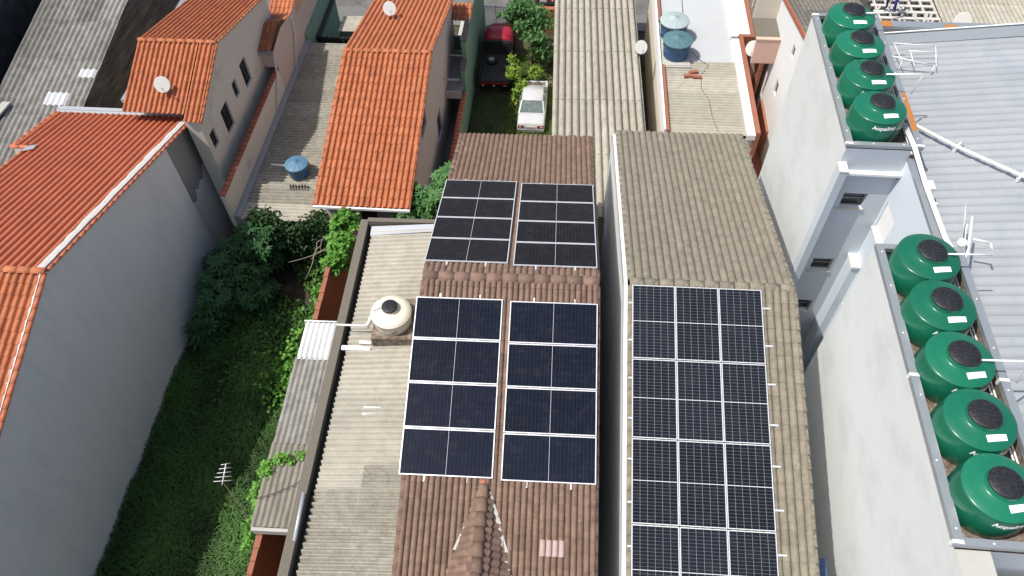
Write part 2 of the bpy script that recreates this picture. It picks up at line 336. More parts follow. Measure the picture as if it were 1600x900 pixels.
# roof profiles (t in 0..1 across one rib)
def pf_sine(t): return (.5-.5*math.cos(2*math.pi*t))**.85
def pf_roll(t): return abs(math.sin(math.pi*t))**.6
def pf_roman(t): return math.sin(math.pi*t/.64)**.8 if t < .64 else -.35*math.sin(math.pi*(t-.64)/.36)
def pf_kal(t):
    if t < .12: return t/.12
    if t < .60: return 1.0
    if t < .72: return 1-(t-.60)/.12
    return 0.0
def pf_ibr(t):
    if t < .06: return t/.06
    if t < .16: return 1.0
    if t < .22: return 1-(t-.16)/.06
    return 0.0
SAMP = {pf_sine: [i/8 for i in range(8)], pf_roll: [0,.06,.16,.3,.5,.7,.84,.94], pf_roman: [0,.05,.15,.32,.49,.59,.64,.82],
        pf_kal: [0,.12,.36,.60,.72,.86], pf_ibr: [0,.06,.16,.22,.61]}
def sheet(mb, P, U, V, lu, lv, period, amp, pf, course, step=.012, tw=1, mi=0, jit=.0, fine=1, tfun=None, thick=.0, skip=None, wav=0.0, tvar=1.0):
    P, U, V = Vector(P), Vector(U).normalized(), Vector(V).normalized(); n = U.cross(V).normalized()
    us = []; k = 0
    while k*period < lu-1e-6:
        for t in SAMP[pf]:
            u = (k+t)*period
            if u < lu-1e-6: us.append((u, t, k))
        k += 1
    us.append((lu, (lu/period) % 1.0, k))
    nc = max(1, int(math.ceil(lv/course-1e-6)))
    rnd = {}
    prev = None
    for j in range(nc):
        v0 = j*course; v1 = min(lv, v0+course)
        rows = []
        b = len(mb.v)
        for ri, v in enumerate((v0, v1)):
            for (u, t, k) in us:
                h = amp*pf(t) + step*(1-(v-v0)/course)
                if jit: 
                    rj = rnd.setdefault((k, j), random.uniform(-jit, jit)); h += rj*(1-(v-v0)/course)*.6
                if wav: h += wav*mnoise.noise(Vector((u*.9, v*.6, 3.1)))
                q = P + U*u + V*v + n*h
                mb.v.append((q.x, q.y, q.z))
        m = len(us)
        for i in range(m-1):
            if skip and skip(us[i][2], j): continue
            kk = us[i][2]//tw
            tt = .5+(rnd.setdefault(('t', kk, j), random.random())-.5)*tvar
            if tvar < 1 and rnd.setdefault(('o', kk, j), random.random()) < .035: tt = 0.0 if rnd[('o', kk, j)] < .02 else 1.0
            if tfun: tt = tfun(us[i][2], j, tt)
            mb.idx((b+i, b+i+1, b+m+i+1, b+m+i), mi, tt, True)
            # butt edge at the lower end of the course
            bb = len(mb.v)
            p0 = Vector(mb.v[b+i]); p1 = Vector(mb.v[b+i+1])
            d0 = p0 - n*(step+thick); d1 = p1 - n*(step+thick)
            mb.v.append(tuple(d0)); mb.v.append(tuple(d1)); mb.v.append(tuple(p1)); mb.v.append(tuple(p0))
            mb.idx((bb, bb+1, bb+2, bb+3), mi, tt*.6)
def slope(mb, x0, x1, ya, za, yb, zb, **k):
    """roof plane from eave (ya,za) up to (yb,zb), ribs running along y"""
    lv = math.hypot(yb-ya, zb-za)
    if yb > ya: sheet(mb, (x0,ya,za), (1,0,0), (0,yb-ya,zb-za), x1-x0, lv, **k)
    else: sheet(mb, (x1,ya,za), (-1,0,0), (0,yb-ya,zb-za), x1-x0, lv, **k)
def caps(mb, p, q, r, seg, mi=0, flat=.8, up=(0,0,1), lap=.012):
    p, q = Vector(p), Vector(q); d = (q-p); L = d.length; d.normalize(); a = d.cross(Vector(up)).normalized(); n = a.cross(d)
    k = max(1, int(round(L/seg))); sl = L/k
    for j in range(k):
        tt = random.random(); b = len(mb.v); N = 7
        for s0, rr, hh in ((0, r*1.05, lap), (1, r*.95, 0)):
            for i in range(N):
                t = math.pi*i/(N-1)
                c = p + d*(sl*(j+s0)) + a*(math.cos(t)*rr) + n*(math.sin(t)*rr*flat+hh)
                mb.v.append(tuple(c))
        for i in range(N-1): mb.idx((b+i, b+N+i, b+N+i+1, b+i+1), mi, tt, True)
        mb.idx([b+i for i in range(N)], mi, tt); mb.idx([b+N+i for i in range(N)][::-1], mi, tt)
def wall(mb, axis, c, a0, a1, zb, ztop, holes=(), depth=.12, sgn=1, brk=(), mi=0, mi_rev=None):
    """wall face in plane axis=c; holes (a0,a1,z0,z1) get reveals going back by depth (opposite to outward sgn)"""
    zt = ztop if callable(ztop) else (lambda a: ztop)
    cuts = sorted({a0, a1, *[x for x in brk if a0 < x < a1], *[x for h in holes for x in h[:2]]})
    def P(a, z, d=0.0): return (c-sgn*d, a, z) if axis == 'x' else (a, c-sgn*d, z)
    fl = (axis == 'x') == (sgn > 0)
    def q(pts):
        mb.face(pts if fl else pts[::-1], mi)
    for l, r in zip(cuts, cuts[1:]):
        hs = sorted([h for h in holes if h[0] <= l+1e-6 and h[1] >= r-1e-6], key=lambda h: h[2])
        z = zb
        for h in hs:
            q([P(l,z), P(r,z), P(r,h[2]), P(l,h[2])]); z = h[3]
        q([P(l,z), P(r,z), P(r,zt(r)), P(l,zt(l))])
    for (l, r, z0, z1) in holes:
        mr = mi if mi_rev is None else mi_rev
        for pts in ([P(l,z0),P(r,z0),P(r,z0,depth),P(l,z0,depth)], [P(l,z1,depth),P(r,z1,depth),P(r,z1),P(l,z1)],
                    [P(l,z0),P(l,z0,depth),P(l,z1,depth),P(l,z1)], [P(r,z0,depth),P(r,z0),P(r,z1),P(r,z1,depth)]):
            mb.face(pts if fl else pts[::-1], mr)
def window(parent, axis, c, h, sgn=1, depth=.10, frame='frame_grey', pane='glass_dark', bars=1, sill=None, hor=False):
    """frame, pane and sill set into a wall opening h=(a0,a1,z0,z1)"""
    a0, a1, z0, z1 = h; fr = MB(); t = .035
    def bx(mb, l, r, b, tp, d0, d1):
        lo, hi = sorted((c-sgn*d0, c-sgn*d1))
        if axis == 'x': mb.box(lo, hi, l, r, b, tp)
        else: mb.box(l, r, lo, hi, b, tp)
    e = .002
    bx(fr, a0+e, a0+t, z0+e, z1-e, depth-.03, depth-.002); bx(fr, a1-t, a1-e, z0+e, z1-e, depth-.03, depth-.002)
    bx(fr, a0+t, a1-t, z0+e, z0+t, depth-.03, depth-.002); bx(fr, a0+t, a1-t, z1-t, z1-e, depth-.03, depth-.002)
    for i in range(bars):
        f = (i+1)/(bars+1)
        if hor: zz = z0+(z1-z0)*f; bx(fr, a0+t, a1-t, zz-.015, zz+.015, depth-.028, depth-.004)
        else: aa = a0+(a1-a0)*f; bx(fr, aa-.015, aa+.015, z0+t, z1-t, depth-.028, depth-.004)
    wo = fr.build('window', frame, parent)
    pn = MB(); bx(pn, a0+e, a1-e, z0+e, z1-e, depth+.0, depth+.02); pn.build('pane', pane, wo)
    if sill:
        sl = MB(); bx(sl, a0-.04, a1+.04, z0-.05, z0-.002, -.05, depth-.035); sl.build('sill', sill, wo)
    return wo
def text_mesh(txt, size, bold=.0):
    cu = bpy.data.curves.new('lettering', 'FONT'); cu.body = txt; cu.size = size; cu.offset = bold; cu.align_x = 'CENTER'; cu.shear = .12
    o = bpy.data.objects.new('lettering', cu); COL.objects.link(o)
    dg = bpy.context.evaluated_depsgraph_get(); dg.update()
    me = bpy.data.meshes.new_from_object(o.evaluated_get(dg))
    vs = [tuple(v.co) for v in me.vertices]; fs = [tuple(p.vertices) for p in me.polygons]
    bpy.data.objects.remove(o); bpy.data.curves.remove(cu); bpy.data.meshes.remove(me)
    return vs, fs
def letter_on_cyl(mb, txt, size, r, ang, z, bold=.0, mi=0, dr=.004):
    vs, fs = text_mesh(txt, size, bold); b = len(mb.v)
    for x, y, _ in vs:
        rr = (r(z+y) if callable(r) else r)+dr; a = ang + x/rr
        mb.v.append((rr*math.cos(a), rr*math.sin(a), z+y))
    for f in fs: mb.idx([b+i for i in f], mi)
# foliage
def leaf(mb, p, d, n, L, W, tint, mi=0, fold=.15):
    p, d, n = Vector(p), Vector(d).normalized(), Vector(n)
    s = d.cross(n)
    if s.length < 1e-3: s = d.cross(Vector((1,0,.3)))
    s.normalize(); n = s.cross(d); t = p+d*L - n*(L*.18); m = p+d*(L*.45)
    b = len(mb.v)
    mb.v.extend([tuple(p), tuple(m+s*W+n*fold*W), tuple(t), tuple(m-s*W+n*fold*W), tuple(m)])
    mb.idx((b, b+1, b+4), mi, tint); mb.idx((b+1, b+2, b+4), mi, tint); mb.idx((b+2, b+3, b+4), mi, tint); mb.idx((b+3, b, b+4), mi, tint)
def palmate(mb, p, n, az, L, tint, lobes=7, mi=0, wd=.17, spread=300):
    n = Vector(n).normalized(); a = n.cross(Vector((math.cos(az), math.sin(az), .1))).normalized(); c = n.cross(a)
    for k in range(lobes):
        t = R(-spread/2 + spread*k/(lobes-1)); d = a*math.cos(t)+c*math.sin(t)
        l = L*(1-.35*abs(k-(lobes-1)/2)/((lobes-1)/2))
        s = d.cross(n).normalized(); b = len(mb.v); p_ = Vector(p)
        mb.v.extend([tuple(p_), tuple(p_+d*l*.5+s*L*wd-n*.02*L), tuple(p_+d*l-n*.16*L), tuple(p_+d*l*.5-s*L*wd-n*.02*L)])
        mb.idx((b, b+1, b+2, b+3), mi, tint)
def rdir(up=.6):
    while True:
        v = Vector((random.uniform(-1,1), random.uniform(-1,1), random.uniform(-1,1)))
        if .05 < v.length < 1: break
    v.normalize(); v.z += up; return v.normalized()
def crown(mb, c, rad, n, L, kind='leaf', clusters=26, cr=.32, W=.45, mi=0, up=.7, floor=None):
    c = Vector(c); cs = []
    for _ in range(clusters):
        v = rdir(0); f = random.uniform(.45, 1.0)
        cs.append((c+Vector((v.x*rad[0]*f, v.y*rad[1]*f, v.z*rad[2]*f)), random.random()))
    for _ in range(n):
        q, t = random.choice(cs); v = rdir(0)*random.random()**.5
        p = q+Vector((v.x*rad[0], v.y*rad[1], v.z*rad[2]))*cr
        if floor is not None and p.z < floor: continue
        tt = min(1, max(0, t*.6+random.random()*.4)); l = L*random.uniform(.7, 1.25)
        if kind == 'leaf':
            d = rdir(0); d.z = d.z*.5-.15; leaf(mb, p, d, rdir(up), l, l*W*.5, tt, mi)
        else: palmate(mb, p, rdir(up*1.6), random.uniform(0, 6.28), l, tt, mi=mi, wd=W*.35)
    return cs
# ------------------------------------------------------------------ ground
def structure(name, mb, m):
    o = mb.build(name, m); o['kind'] = 'structure'; return o
g = MB(); g.face([(-400,-400,0),(400,-400,0),(400,400,0),(-400,400,0)]); structure('ground', g, 'earth')
g = MB(); g.face([(-400,41.1,.004),(400,41.1,.004),(400,50,.004),(-400,50,.004)]); structure('road', g, 'asphalt')
g = MB(); g.box(-60, 60, 39.45, 41.0, -.05, .12); structure('sidewalk', g, 'paving')
# ------------------------------------------------------------------ brown roofed house with its side roof (frame turned by YB)
YB = .026
bz_f = lambda y: 10.87+.2778*(y-12.42)
bz_b = lambda y: 10.87-.2996*(y-12.42)
bh = thing('brown_roof_house', 'house under weathered brown tiles that carries four black solar arrays', 'house', (-1.0, 12, 0), YB)
mb = MB()
slope(mb, -3.38, 1.25, 3.0, bz_f(3.0), 12.42, 10.87, period=.15, amp=.075, pf=pf_roll, course=.365, step=.014, jit=.010, wav=.02, tvar=.6,
      skip=lambda k, j: (k in (20,21,23,24) and j == 8) and False)
slope(mb, -3.38, 1.25, 20.85, bz_b(20.85), 12.42, 10.87, period=.17, amp=.065, pf=pf_roll, course=.365, step=.008, jit=.004, wav=.02, tvar=.25)
roof = mb.build('roof', 'brown_tile', bh)
mb = MB(); caps(mb, (-3.42,12.42,10.87), (1.28,12.42,10.87), .15, .42, flat=.75); mb.build('ridge_cap', 'brown_tile', roof)
for (p, q) in (((-3.38,3.0,bz_f(3.0)-.01), (-3.38,12.3,bz_f(12.3)-.01)), ((-3.38,20.85,bz_b(20.85)-.01), (-3.38,12.55,bz_b(12.55)-.01))):
    mb = MB(); caps(mb, p, q, .085, .4, flat=.9); mb.build('verge_tile', 'brown_tile', roof)
for (p, q) in (((1.25,3.0,bz_f(3.0)-.03), (1.25,12.3,bz_f(12.3)-.03)), ((1.25,20.85,bz_b(20.85)-.03), (1.25,12.55,bz_b(12.55)-.03))):
    mb = MB(); caps(mb, p, q, .07, .37, flat=.8); mb.build('verge_tile', 'brown_tile', roof)
# pale replacement tiles on the front slope
mb = MB(); yy = 5.72
sheet(mb, (-.06,yy,bz_f(yy)+.026), (1,0,0), (0,1,.2778), .60, .37, .15, .076, pf_roll, .365, step=.02)
mb.build('replacement_tile', 'brown_new', roof)
g = MB(); g.box(1.13,2.0,3.2,21.5,-.02,.02); o = g.build('gap_bounce_floor', 'concrete_pale'); o.rotation_euler = (0,0,YB); o['kind'] = 'structure'  # pale strip added to bounce light into the narrow gap
# little cross gable over the front slope
dm = MB(); zr = 9.50; xr = -1.45; sl = .84
L = 1.35*math.hypot(1, sl)
sheet(dm, (xr-1.35,7.6,zr-1.35*sl), (0,-1,0), (1,0,sl), 4.6, L, .17, .05, pf_roll, .3, step=.028, jit=.02)
sheet(dm, (xr+1.35,3.0,zr-1.35*sl), (0,1,0), (-1,0,sl), 4.6, L, .17, .06, pf_roll, .3, step=.05, jit=.03)
dg_ = dm.build('gable_roof', 'brown_tile', bh)
dm = MB(); caps(dm, (xr,3.0,zr-.01), (xr,7.22,zr-.01), .13, .36, flat=.8, lap=.02); dm.build('ridge_cap', 'brown_tile', dg_)
dm = MB(); caps(dm, (xr-.02,7.2,zr-.02), (xr-.02,7.42,zr-.05), .085, .22); dm.build('end_cap', 'terracotta_red', dg_)
def mainz(x, y): return bz_f(y)+.075
for (x0, y0, x1, y1, wd) in ((-1.30,7.05,-1.07,6.35,.10), (-1.06,6.33,-.90,5.75,.13), (-.90,5.70,-.66,4.95,.12), (-1.83,6.25,-1.98,5.75,-.10), (-2.14,5.42,-2.3,5.0,-.12))[:4]:
    dm = MB(); dm.hexa([(x0,y0,mainz(0,y0)), (x0+wd*.4,y0,mainz(0,y0)), (x1+wd,y1,mainz(0,y1)), (x1-.02,y1,mainz(0,y1)),
             (x0,y0,mainz(0,y0)+.012), (x0+wd*.4,y0,mainz(0,y0)+.012), (x1+wd,y1,mainz(0,y1)+.012), (x1-.02,y1,mainz(0,y1)+.012)])
    dm.build('valley_flashing', 'concrete_pale', dg_)
# body walls under the roof
mb = MB()
zt = lambda y: (bz_f(y) if y < 12.42 else bz_b(y))-.05
wall(mb, 'x', 1.12, 3.2, 20.6, 0, zt, sgn=1, brk=(12.42,)); mb.build('wall', 'wall_pure', bh)  # unseen side, made white to bounce light into the gap
mb = MB(); wall(mb, 'x', -3.3, 3.2, 20.6, 0, zt, sgn=-1, brk=(12.42,))
wall(mb, 'y', 20.6, -3.3, 1.12, 0, zt(20.6), sgn=1); wall(mb, 'y', 3.2, -3.3, 1.12, 0, zt(3.2), sgn=-1)
mb.build('wall', 'wall_raw', bh)
mb = MB(); mb.box(1.13, 1.42, 18.1, 18.4, 0, 6.6); mb.build('brick_pier', 'brick', bh)
# side roof of corrugated fibre cement
sr = MB(); sx = .11
sheet(sr, (-5.80,16.05,8.38), (0,-1,0), (1,0,sx), 8.75, 2.42, .168, .11, pf_sine, 1.21, step=.008, tw=6, wav=.03)
sr.build('side_roof', 'asbestos_x', bh)
sr = MB(); sheet(sr, (-5.82,7.36,8.345), (0,-1,0), (1,0,sx), 4.3, 2.42, .168, .11, pf_sine, 1.21, step=.008, tw=6, wav=.03)
sheet(sr, (-4.62,7.98,8.41+.0+1.18*sx), (0,-1,0), (1,0,sx), .62, 1.22, .168, .11, pf_sine, 1.21, step=.008, tw=6)
sr.build('side_roof_sheet', 'asbestos_m', bh, label='darker speckled near sheets of the side roof')
sr = MB()
for y in (9.62, 9.42): sr.box(-4.95, -4.48, y-.035, y+.035, 8.55, 8.59)
sr.build('repair_patch', 'white_sheet', bh)
sr = MB(); sr.hexa([(-5.85,15.84,8.45),(-3.45,15.90,8.71),(-3.45,16.18,8.74),(-5.85,16.18,8.50),(-5.85,15.84,8.47),(-3.45,15.90,8.73),(-3.45,16.18,8.76),(-5.85,16.18,8.52)])
sr.build('flashing', 'zinc_light', bh)
sr = MB(); sr.box(-6.22, -5.97, 3.0, 16.40, 0, 8.60); sr.box(-5.97, -3.3, 16.24, 16.40, 0, 8.70)
sr.box(-5.97, -3.3, 3.3, 16.24, 8.0, 8.1)
sr.build('parapet', 'concrete', bh)
sr = MB(); sr.box(-5.45,-5.1,11.68,11.78,8.50,8.55); sr.box(-5.95,-5.1,11.46,11.60,8.48,8.54); sr.build('white_flashing', 'white', bh)
sr = MB(); sr.beam((-3.85,11.5,8.7),(-3.55,11.75,8.72),.08,.03); sr.build('white_flashing', 'white', bh)
sr = MB(); sr.tube([(-5.98,5.9,8.66),(-6.0,7.1,8.72)], .05, mi=0); sr.build('gutter_end', 'zinc_light', bh)
# cream tank on its slab
mb = MB(); mb.box(-5.02, -3.42, 11.58, 13.0, 8.2, 8.98); tag(mb.build('tank_slab', 'concrete_brown'), 'stained concrete slab under the cream water tank', 'slab')
o = bpy.data.objects['tank_slab']; o.rotation_euler = (0,0,YB)
ct = thing('water_tank', 'cream round water tank with a black cap beside the left solar panels', 'water tank', (-4.47, 12.2, 8.985), YB)
mb = MB(); cc = (-4.47, 12.2, 8.985)
mb.lathe([(.50,0),(.52,.02),(.545,.2),(.555,.42),(.575,.425),(.58,.445),(.575,.47),(.555,.485)], cc, 56); body = mb.build('body', 'tank_cream', ct)
mb = MB(); mb.lathe([(.556,.484),(.55,.50),(.42,.555),(.30,.60),(.235,.615),(.225,.66),(.215,.70)], cc, 56); lid = mb.build('lid', 'tank_cream', ct)
mb = MB(); prof = [(.226,.69),(.228,.735),(.20,.748),(.06,.755),(.001,.757)]
mb.lathe(prof, cc, 48)
for k in range(8):
    a = 2*math.pi*k/8; mb.beam((cc[0]+.05*math.cos(a),cc[1]+.05*math.sin(a),cc[2]+.758), (cc[0]+.19*math.cos(a),cc[1]+.19*math.sin(a),cc[2]+.752), .015, .012)
mb.build('cap', 'cap_black', lid)
mb = MB(); mb.tube([(cc[0]-.2,cc[1]+.02,cc[2]+.66),(cc[0]-.45,cc[1]-.05,cc[2]+.56),(cc[0]-.58,cc[1]-.08,cc[2]+.40)], .012); mb.build('hose', 'frame_grey', ct)
mb = MB()
def strip_on(mb, r, a0, a1, z0, z1, hw, n=10, wob=0.0):
    for k in range(n):
        t0, t1 = k/n, (k+1)/n; q = []
        for t, s in ((t0,-1),(t1,-1),(t1,1),(t0,1)):
            a = R(a0+(a1-a0)*t); z = z0+(z1-z0)*t+s*hw*(.4+math.sin(math.pi*min(.98,max(.02,t))))+wob*math.sin(t*25); q.append((r*math.cos(a), r*math.sin(a), z))
        mb.face(q)
strip_on(mb, .557, -92, -68, .17, .20, .008, wob=.012); strip_on(mb, .557, -84, -66, .145, .165, .012, wob=.01); strip_on(mb, .557, -112, -98, .24, .235, .004); strip_on(mb, .557, -76, -66, .23, .26, .006)
mb.v = [(x+cc[0],y+cc[1],z+cc[2]) for x,y,z in mb.v]; mb.build('print_mark', 'print_grey', body)
mb = MB(); mb.tube([(-6.1,12.05,8.92),(-5.3,12.02,8.96),(-5.02,12.1,9.1)], .03); mb.tube([(-5.2,12.0,8.9),(-5.05,12.1,9.3)], .05)
tag(mb.build('supply_pipe', 'white_pvc'), 'white pipes running from the concrete ledge to the cream tank', 'pipe').rotation_euler = (0,0,YB)
# ------------------------------------------------------------------ solar panels
def panel(name, w, h, cells, frame_w=.026):
    t = thing(name, 'solar panel', 'solar panel')
    f = MB(); fw = frame_w; d = .035
    f.box(-w/2, w/2, -h/2, -h/2+fw, 0, d); f.box(-w/2, w/2, h/2-fw, h/2, 0, d)
    f.box(-w/2, -w/2+fw, -h/2+fw, h/2-fw, 0, d); f.box(w/2-fw, w/2, -h/2+fw, h/2-fw, 0, d)
    f.build('frame', 'alu', t)
    c = MB(); x, y = w/2-fw, h/2-fw
    c.face([(-x,-y,d-.005),(x,-y,d-.005),(x,y,d-.005),(-x,y,d-.005)], uv=[(0,0),(1,0),(1,1),(0,1)])
    c.face([(-x,y,.006),(x,y,.006),(x,-y,.006),(-x,-y,.006)], uv=[(0,0)]*4)
    c.build('cell_sheet', cells, t)
    return t
ORD = ['top', 'second', 'third', 'bottom']
used = {}
def place(kind, mk, loc, rot, label, group):
    if kind not in used:
        o = mk(); used[kind] = o; o.location = loc; o.rotation_euler = rot; o['label'] = label; o['group'] = group; return o
    return dup(used[kind], loc, label, rot, group)
rails = []
def rail(p, q, yaw, label, group):
    mb = MB(); mb.beam(p, q, .045, .045); o = mb.build('mounting_rail', 'alu'); o.rotation_euler = (0,0,yaw); tag(o, label, 'rail', group); return o
tf, tb = math.atan(.2778), math.atan(-.2996)
for nm, x0, yt, zt_, tl, knd in (('near left', -3.52, 11.784, 10.81, tf, 'pv_near'), ('near right', -1.04, 11.75, 10.80, tf, 'pv_near'),
                           ('far left', -3.47, 17.412, 9.49, tb, 'pv_back'), ('far right', -1.04, 17.325, 9.515, tb, 'pv_back')):
    c, s = math.cos(tl), math.sin(tl)
    for k in range(4):
        dd = 1.134/2 + k*1.155
        y, z = yt-dd*c, zt_-dd*s
        p = (x0+1.14, y-(-s)*0, z-.035)
        lab = f'black solar panel, {ORD[k]} of four in the {nm} array on brown tiles'
        place(knd, (lambda kn=knd: panel('solar_panel', 2.279, 1.134, 'pv_left' if kn == 'pv_near' else 'pv_far')), yawp(p, YB), (tl, 0, YB), lab, 'black solar panels on the brown roof')
    for i, fx in enumerate((.62, 1.68)):
        d0, d1 = -.13, 4.60+.13
        rail((x0+fx, yt-d0*c, zt_-d0*s-.062), (x0+fx, yt-d1*c, zt_-d1*s-.062), YB,
             f'aluminium rail under the {nm} array on brown tiles, {"left" if i == 0 else "right"} of two', 'mounting rails of the brown roof')
# ------------------------------------------------------------------ grey tiled house to the right, with its gridded panels
YR = .015
rz = lambda y: 10.43+.282*(y-12.8) if y < 12.8 else 10.43-.284*(y-12.8)
rh = thing('grey_tile_house', 'white walled house under lichened grey tiles with a large gridded solar array', 'house', (4.2, 12, 0), YR)
mb = MB()
slope(mb, 2.02, 6.38, 3.0, rz(3.0), 12.8, rz(12.8), period=.20, amp=.095, pf=pf_roll, course=.36, step=.014, jit=.008, wav=.02, tvar=.4)
b0 = len(mb.v)
slope(mb, 2.02, 6.38, 21.7, rz(21.7), 12.8, rz(12.8), period=.21, amp=.08, pf=pf_roll, course=.36, step=.010, jit=.005, wav=.02, tvar=.15)
for i in range(b0, len(mb.v)):
    x, y, z = mb.v[i]; mb.v[i] = (x+(x-2.02)/4.4*.12*(y-12.8)/8.9, y, z)
roof = mb.build('roof', 'grey_tile', rh)
mb = MB(); caps(mb, (2.0,12.8,rz(12.8)+.0), (6.41,12.8,rz(12.8)+.0), .14, .40, flat=.7); mb.build('ridge_cap', 'grey_tile', roof)
mb = MB(); caps(mb, (2.02,3.0,rz(3.0)-.01), (2.02,12.7,rz(12.7)-.01), .085, .36); mb.build('verge_tile', 'grey_tile', roof)
mb = MB(); caps(mb, (2.02,21.7,rz(21.7)-.01), (2.02,12.9,rz(12.9)-.01), .085, .36)
mb.build('verge_tile', 'grey_tile', roof)
mb = MB(); caps(mb, (6.38,3.0,rz(3.0)-.02), (6.38,12.7,rz(12.7)-.02), .09, .36, flat=.9, lap=.03); mb.build('verge_tile', 'lichen_tile', roof)
mb = MB(); caps(mb, (6.48,21.7,rz(21.7)-.02), (6.37,12.9,rz(12.9)-.02), .08, .36, flat=.9, lap=.03)
mb.build('verge_tile', 'lichen_tile', roof)
mb = MB()
wall(mb, 'x', 1.84, 3.2, 21.5, 0, lambda y: rz(y)+.03, sgn=-1, brk=(12.8,))
for (ya, yb) in ((3.2,12.8),(12.8,21.5)):
    mb.hexa([(1.84,ya,rz(ya)-.25),(1.94,ya,rz(ya)-.25),(1.94,yb,rz(yb)-.25),(1.84,yb,rz(yb)-.25),(1.84,ya,rz(ya)+.03),(1.94,ya,rz(ya)+.03),(1.94,yb,rz(yb)+.03),(1.84,yb,rz(yb)+.03)])
mb.build('parapet_wall', 'wall_pure', rh)
mb = MB(); wall(mb, 'x', 6.30, 3.2, 21.5, 0, lambda y: rz(y)-.06, sgn=1, brk=(12.8,)); wall(mb, 'y', 21.5, 1.81, 6.3, 0, rz(21.5)-.06, sgn=1); wall(mb, 'y', 3.2, 1.81, 6.3, 0, rz(3.2)-.06, sgn=-1)
mb.build('wall', 'wall_white', rh)
mb = MB(); mb.box(6.62, 6.80, 3.2, 6.6, 7.75, 7.82); tag(mb.build('blue_board', 'blue_panel'), 'blue board below the right eave of the grey tiled house', 'board')
c, s = math.cos(math.atan(.282)), math.sin(math.atan(.282)); tl = math.atan(.282)
CN = ['left', 'middle', 'right']; RN = ['top', 'second', 'third', 'nearest']
for r_ in range(4):
    for k in range(3):
        dd = 1.02 + r_*2.062
        p = (2.055+.567+k*1.143, 12.638-dd*c, 10.549-dd*s-.035)
        place('pv_grid', (lambda: panel('solar_panel', 1.128, 2.036, 'pv_right', .022)), yawp(p, YR), (tl, 0, YR),
              f'gridded solar panel on the grey tiles, {CN[k]} one in the {RN[r_]} row', 'gridded solar panels on the grey roof')
    for i, fy in enumerate((.5, 1.54)):
        dd = fy + r_*2.062; y, z = 12.638-dd*c, 10.549-dd*s-.06
        rail((1.96, y, z), (5.70, y, z), YR, f'aluminium rail under the {RN[r_]} row on grey tiles, {"upper" if i == 0 else "lower"} of two', 'mounting rails of the grey roof')
# ------------------------------------------------------------------ tank building on the right
tbd = thing('tank_building', 'tall pale grey building with rooftop trays of green water tanks', 'building', (10, 14, 0))
mb = MB()      # streaked left walls of the two towers
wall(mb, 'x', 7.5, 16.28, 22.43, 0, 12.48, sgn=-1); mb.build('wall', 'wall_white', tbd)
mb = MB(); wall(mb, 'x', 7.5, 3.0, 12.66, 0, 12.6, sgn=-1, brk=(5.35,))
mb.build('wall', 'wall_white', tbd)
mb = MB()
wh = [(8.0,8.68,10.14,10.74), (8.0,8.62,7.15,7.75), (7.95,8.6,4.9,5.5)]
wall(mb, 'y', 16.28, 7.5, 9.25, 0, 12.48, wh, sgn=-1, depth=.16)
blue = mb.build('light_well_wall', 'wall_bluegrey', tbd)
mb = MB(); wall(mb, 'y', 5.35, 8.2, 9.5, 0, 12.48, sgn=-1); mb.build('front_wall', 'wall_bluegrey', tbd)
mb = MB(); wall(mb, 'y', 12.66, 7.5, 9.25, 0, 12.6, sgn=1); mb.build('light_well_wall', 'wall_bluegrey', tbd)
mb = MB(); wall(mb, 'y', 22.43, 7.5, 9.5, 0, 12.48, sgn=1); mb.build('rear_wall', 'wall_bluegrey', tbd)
mb = MB(); mb.box(7.44, 7.66, 15.9, 16.278, 0, 11.9); mb.build('pier', 'wall_bluegrey', tbd)
mb = MB(); mb.box(9.0, 9.248, 15.75, 16.278, 0, 8.0); mb.build('pier', 'wall_paleblue', tbd)
for h in wh: window(blue, 'y', 16.28, h, sgn=-1, depth=.15, frame='frame_grey', bars=1, sill='sill', hor=True)
mb = MB(); mb.box(7.43, 7.67, 15.89, 16.285, 11.902, 11.95); mb.build('white_ledge', 'wall_pure', tbd)
mb = MB(); mb.box(7.665, 9.24, 16.12, 16.277, 11.58, 11.66); mb.build('white_ledge', 'white', tbd)
mb = MB(); mb.box(8.96, 9.246, 15.7, 16.277, 8.002, 8.1); mb.build('white_ledge', 'white', tbd)
mb = MB()
wall(mb, 'x', 9.25, 12.66, 16.28, 0, 12.09, [(15.3,16.15,9.5,10.6), (14.6,15.5,6.4,7.4)], sgn=-1, depth=.12)
mb.build('recess_wall', 'wall_paleblue', tbd)
for z0, z1 in ((9.5,10.6),(6.4,7.4)):
    mb = MB(); n = 14
    for i in range(n):
        z = z0+(z1-z0)*(i+.5)/n; mb.box(9.30-.02, 9.345, 15.31 if z0 > 9 else 14.61, 16.14 if z0 > 9 else 15.49, z-.5*(z1-z0)/n+.004, z+.5*(z1-z0)/n-.004)
    mb.box(9.345, 9.36, 15.305 if z0 > 9 else 14.605, 16.145 if z0 > 9 else 15.495, z0+.003, z1-.003)
    sh = mb.build('shutter', 'white', tbd)
    mb = MB(); mb.box(9.16, 9.26, 15.22 if z0 > 9 else 14.52, 16.2 if z0 > 9 else 15.58, z0-.06, z0-.003); mb.build('sill', 'sill', sh)
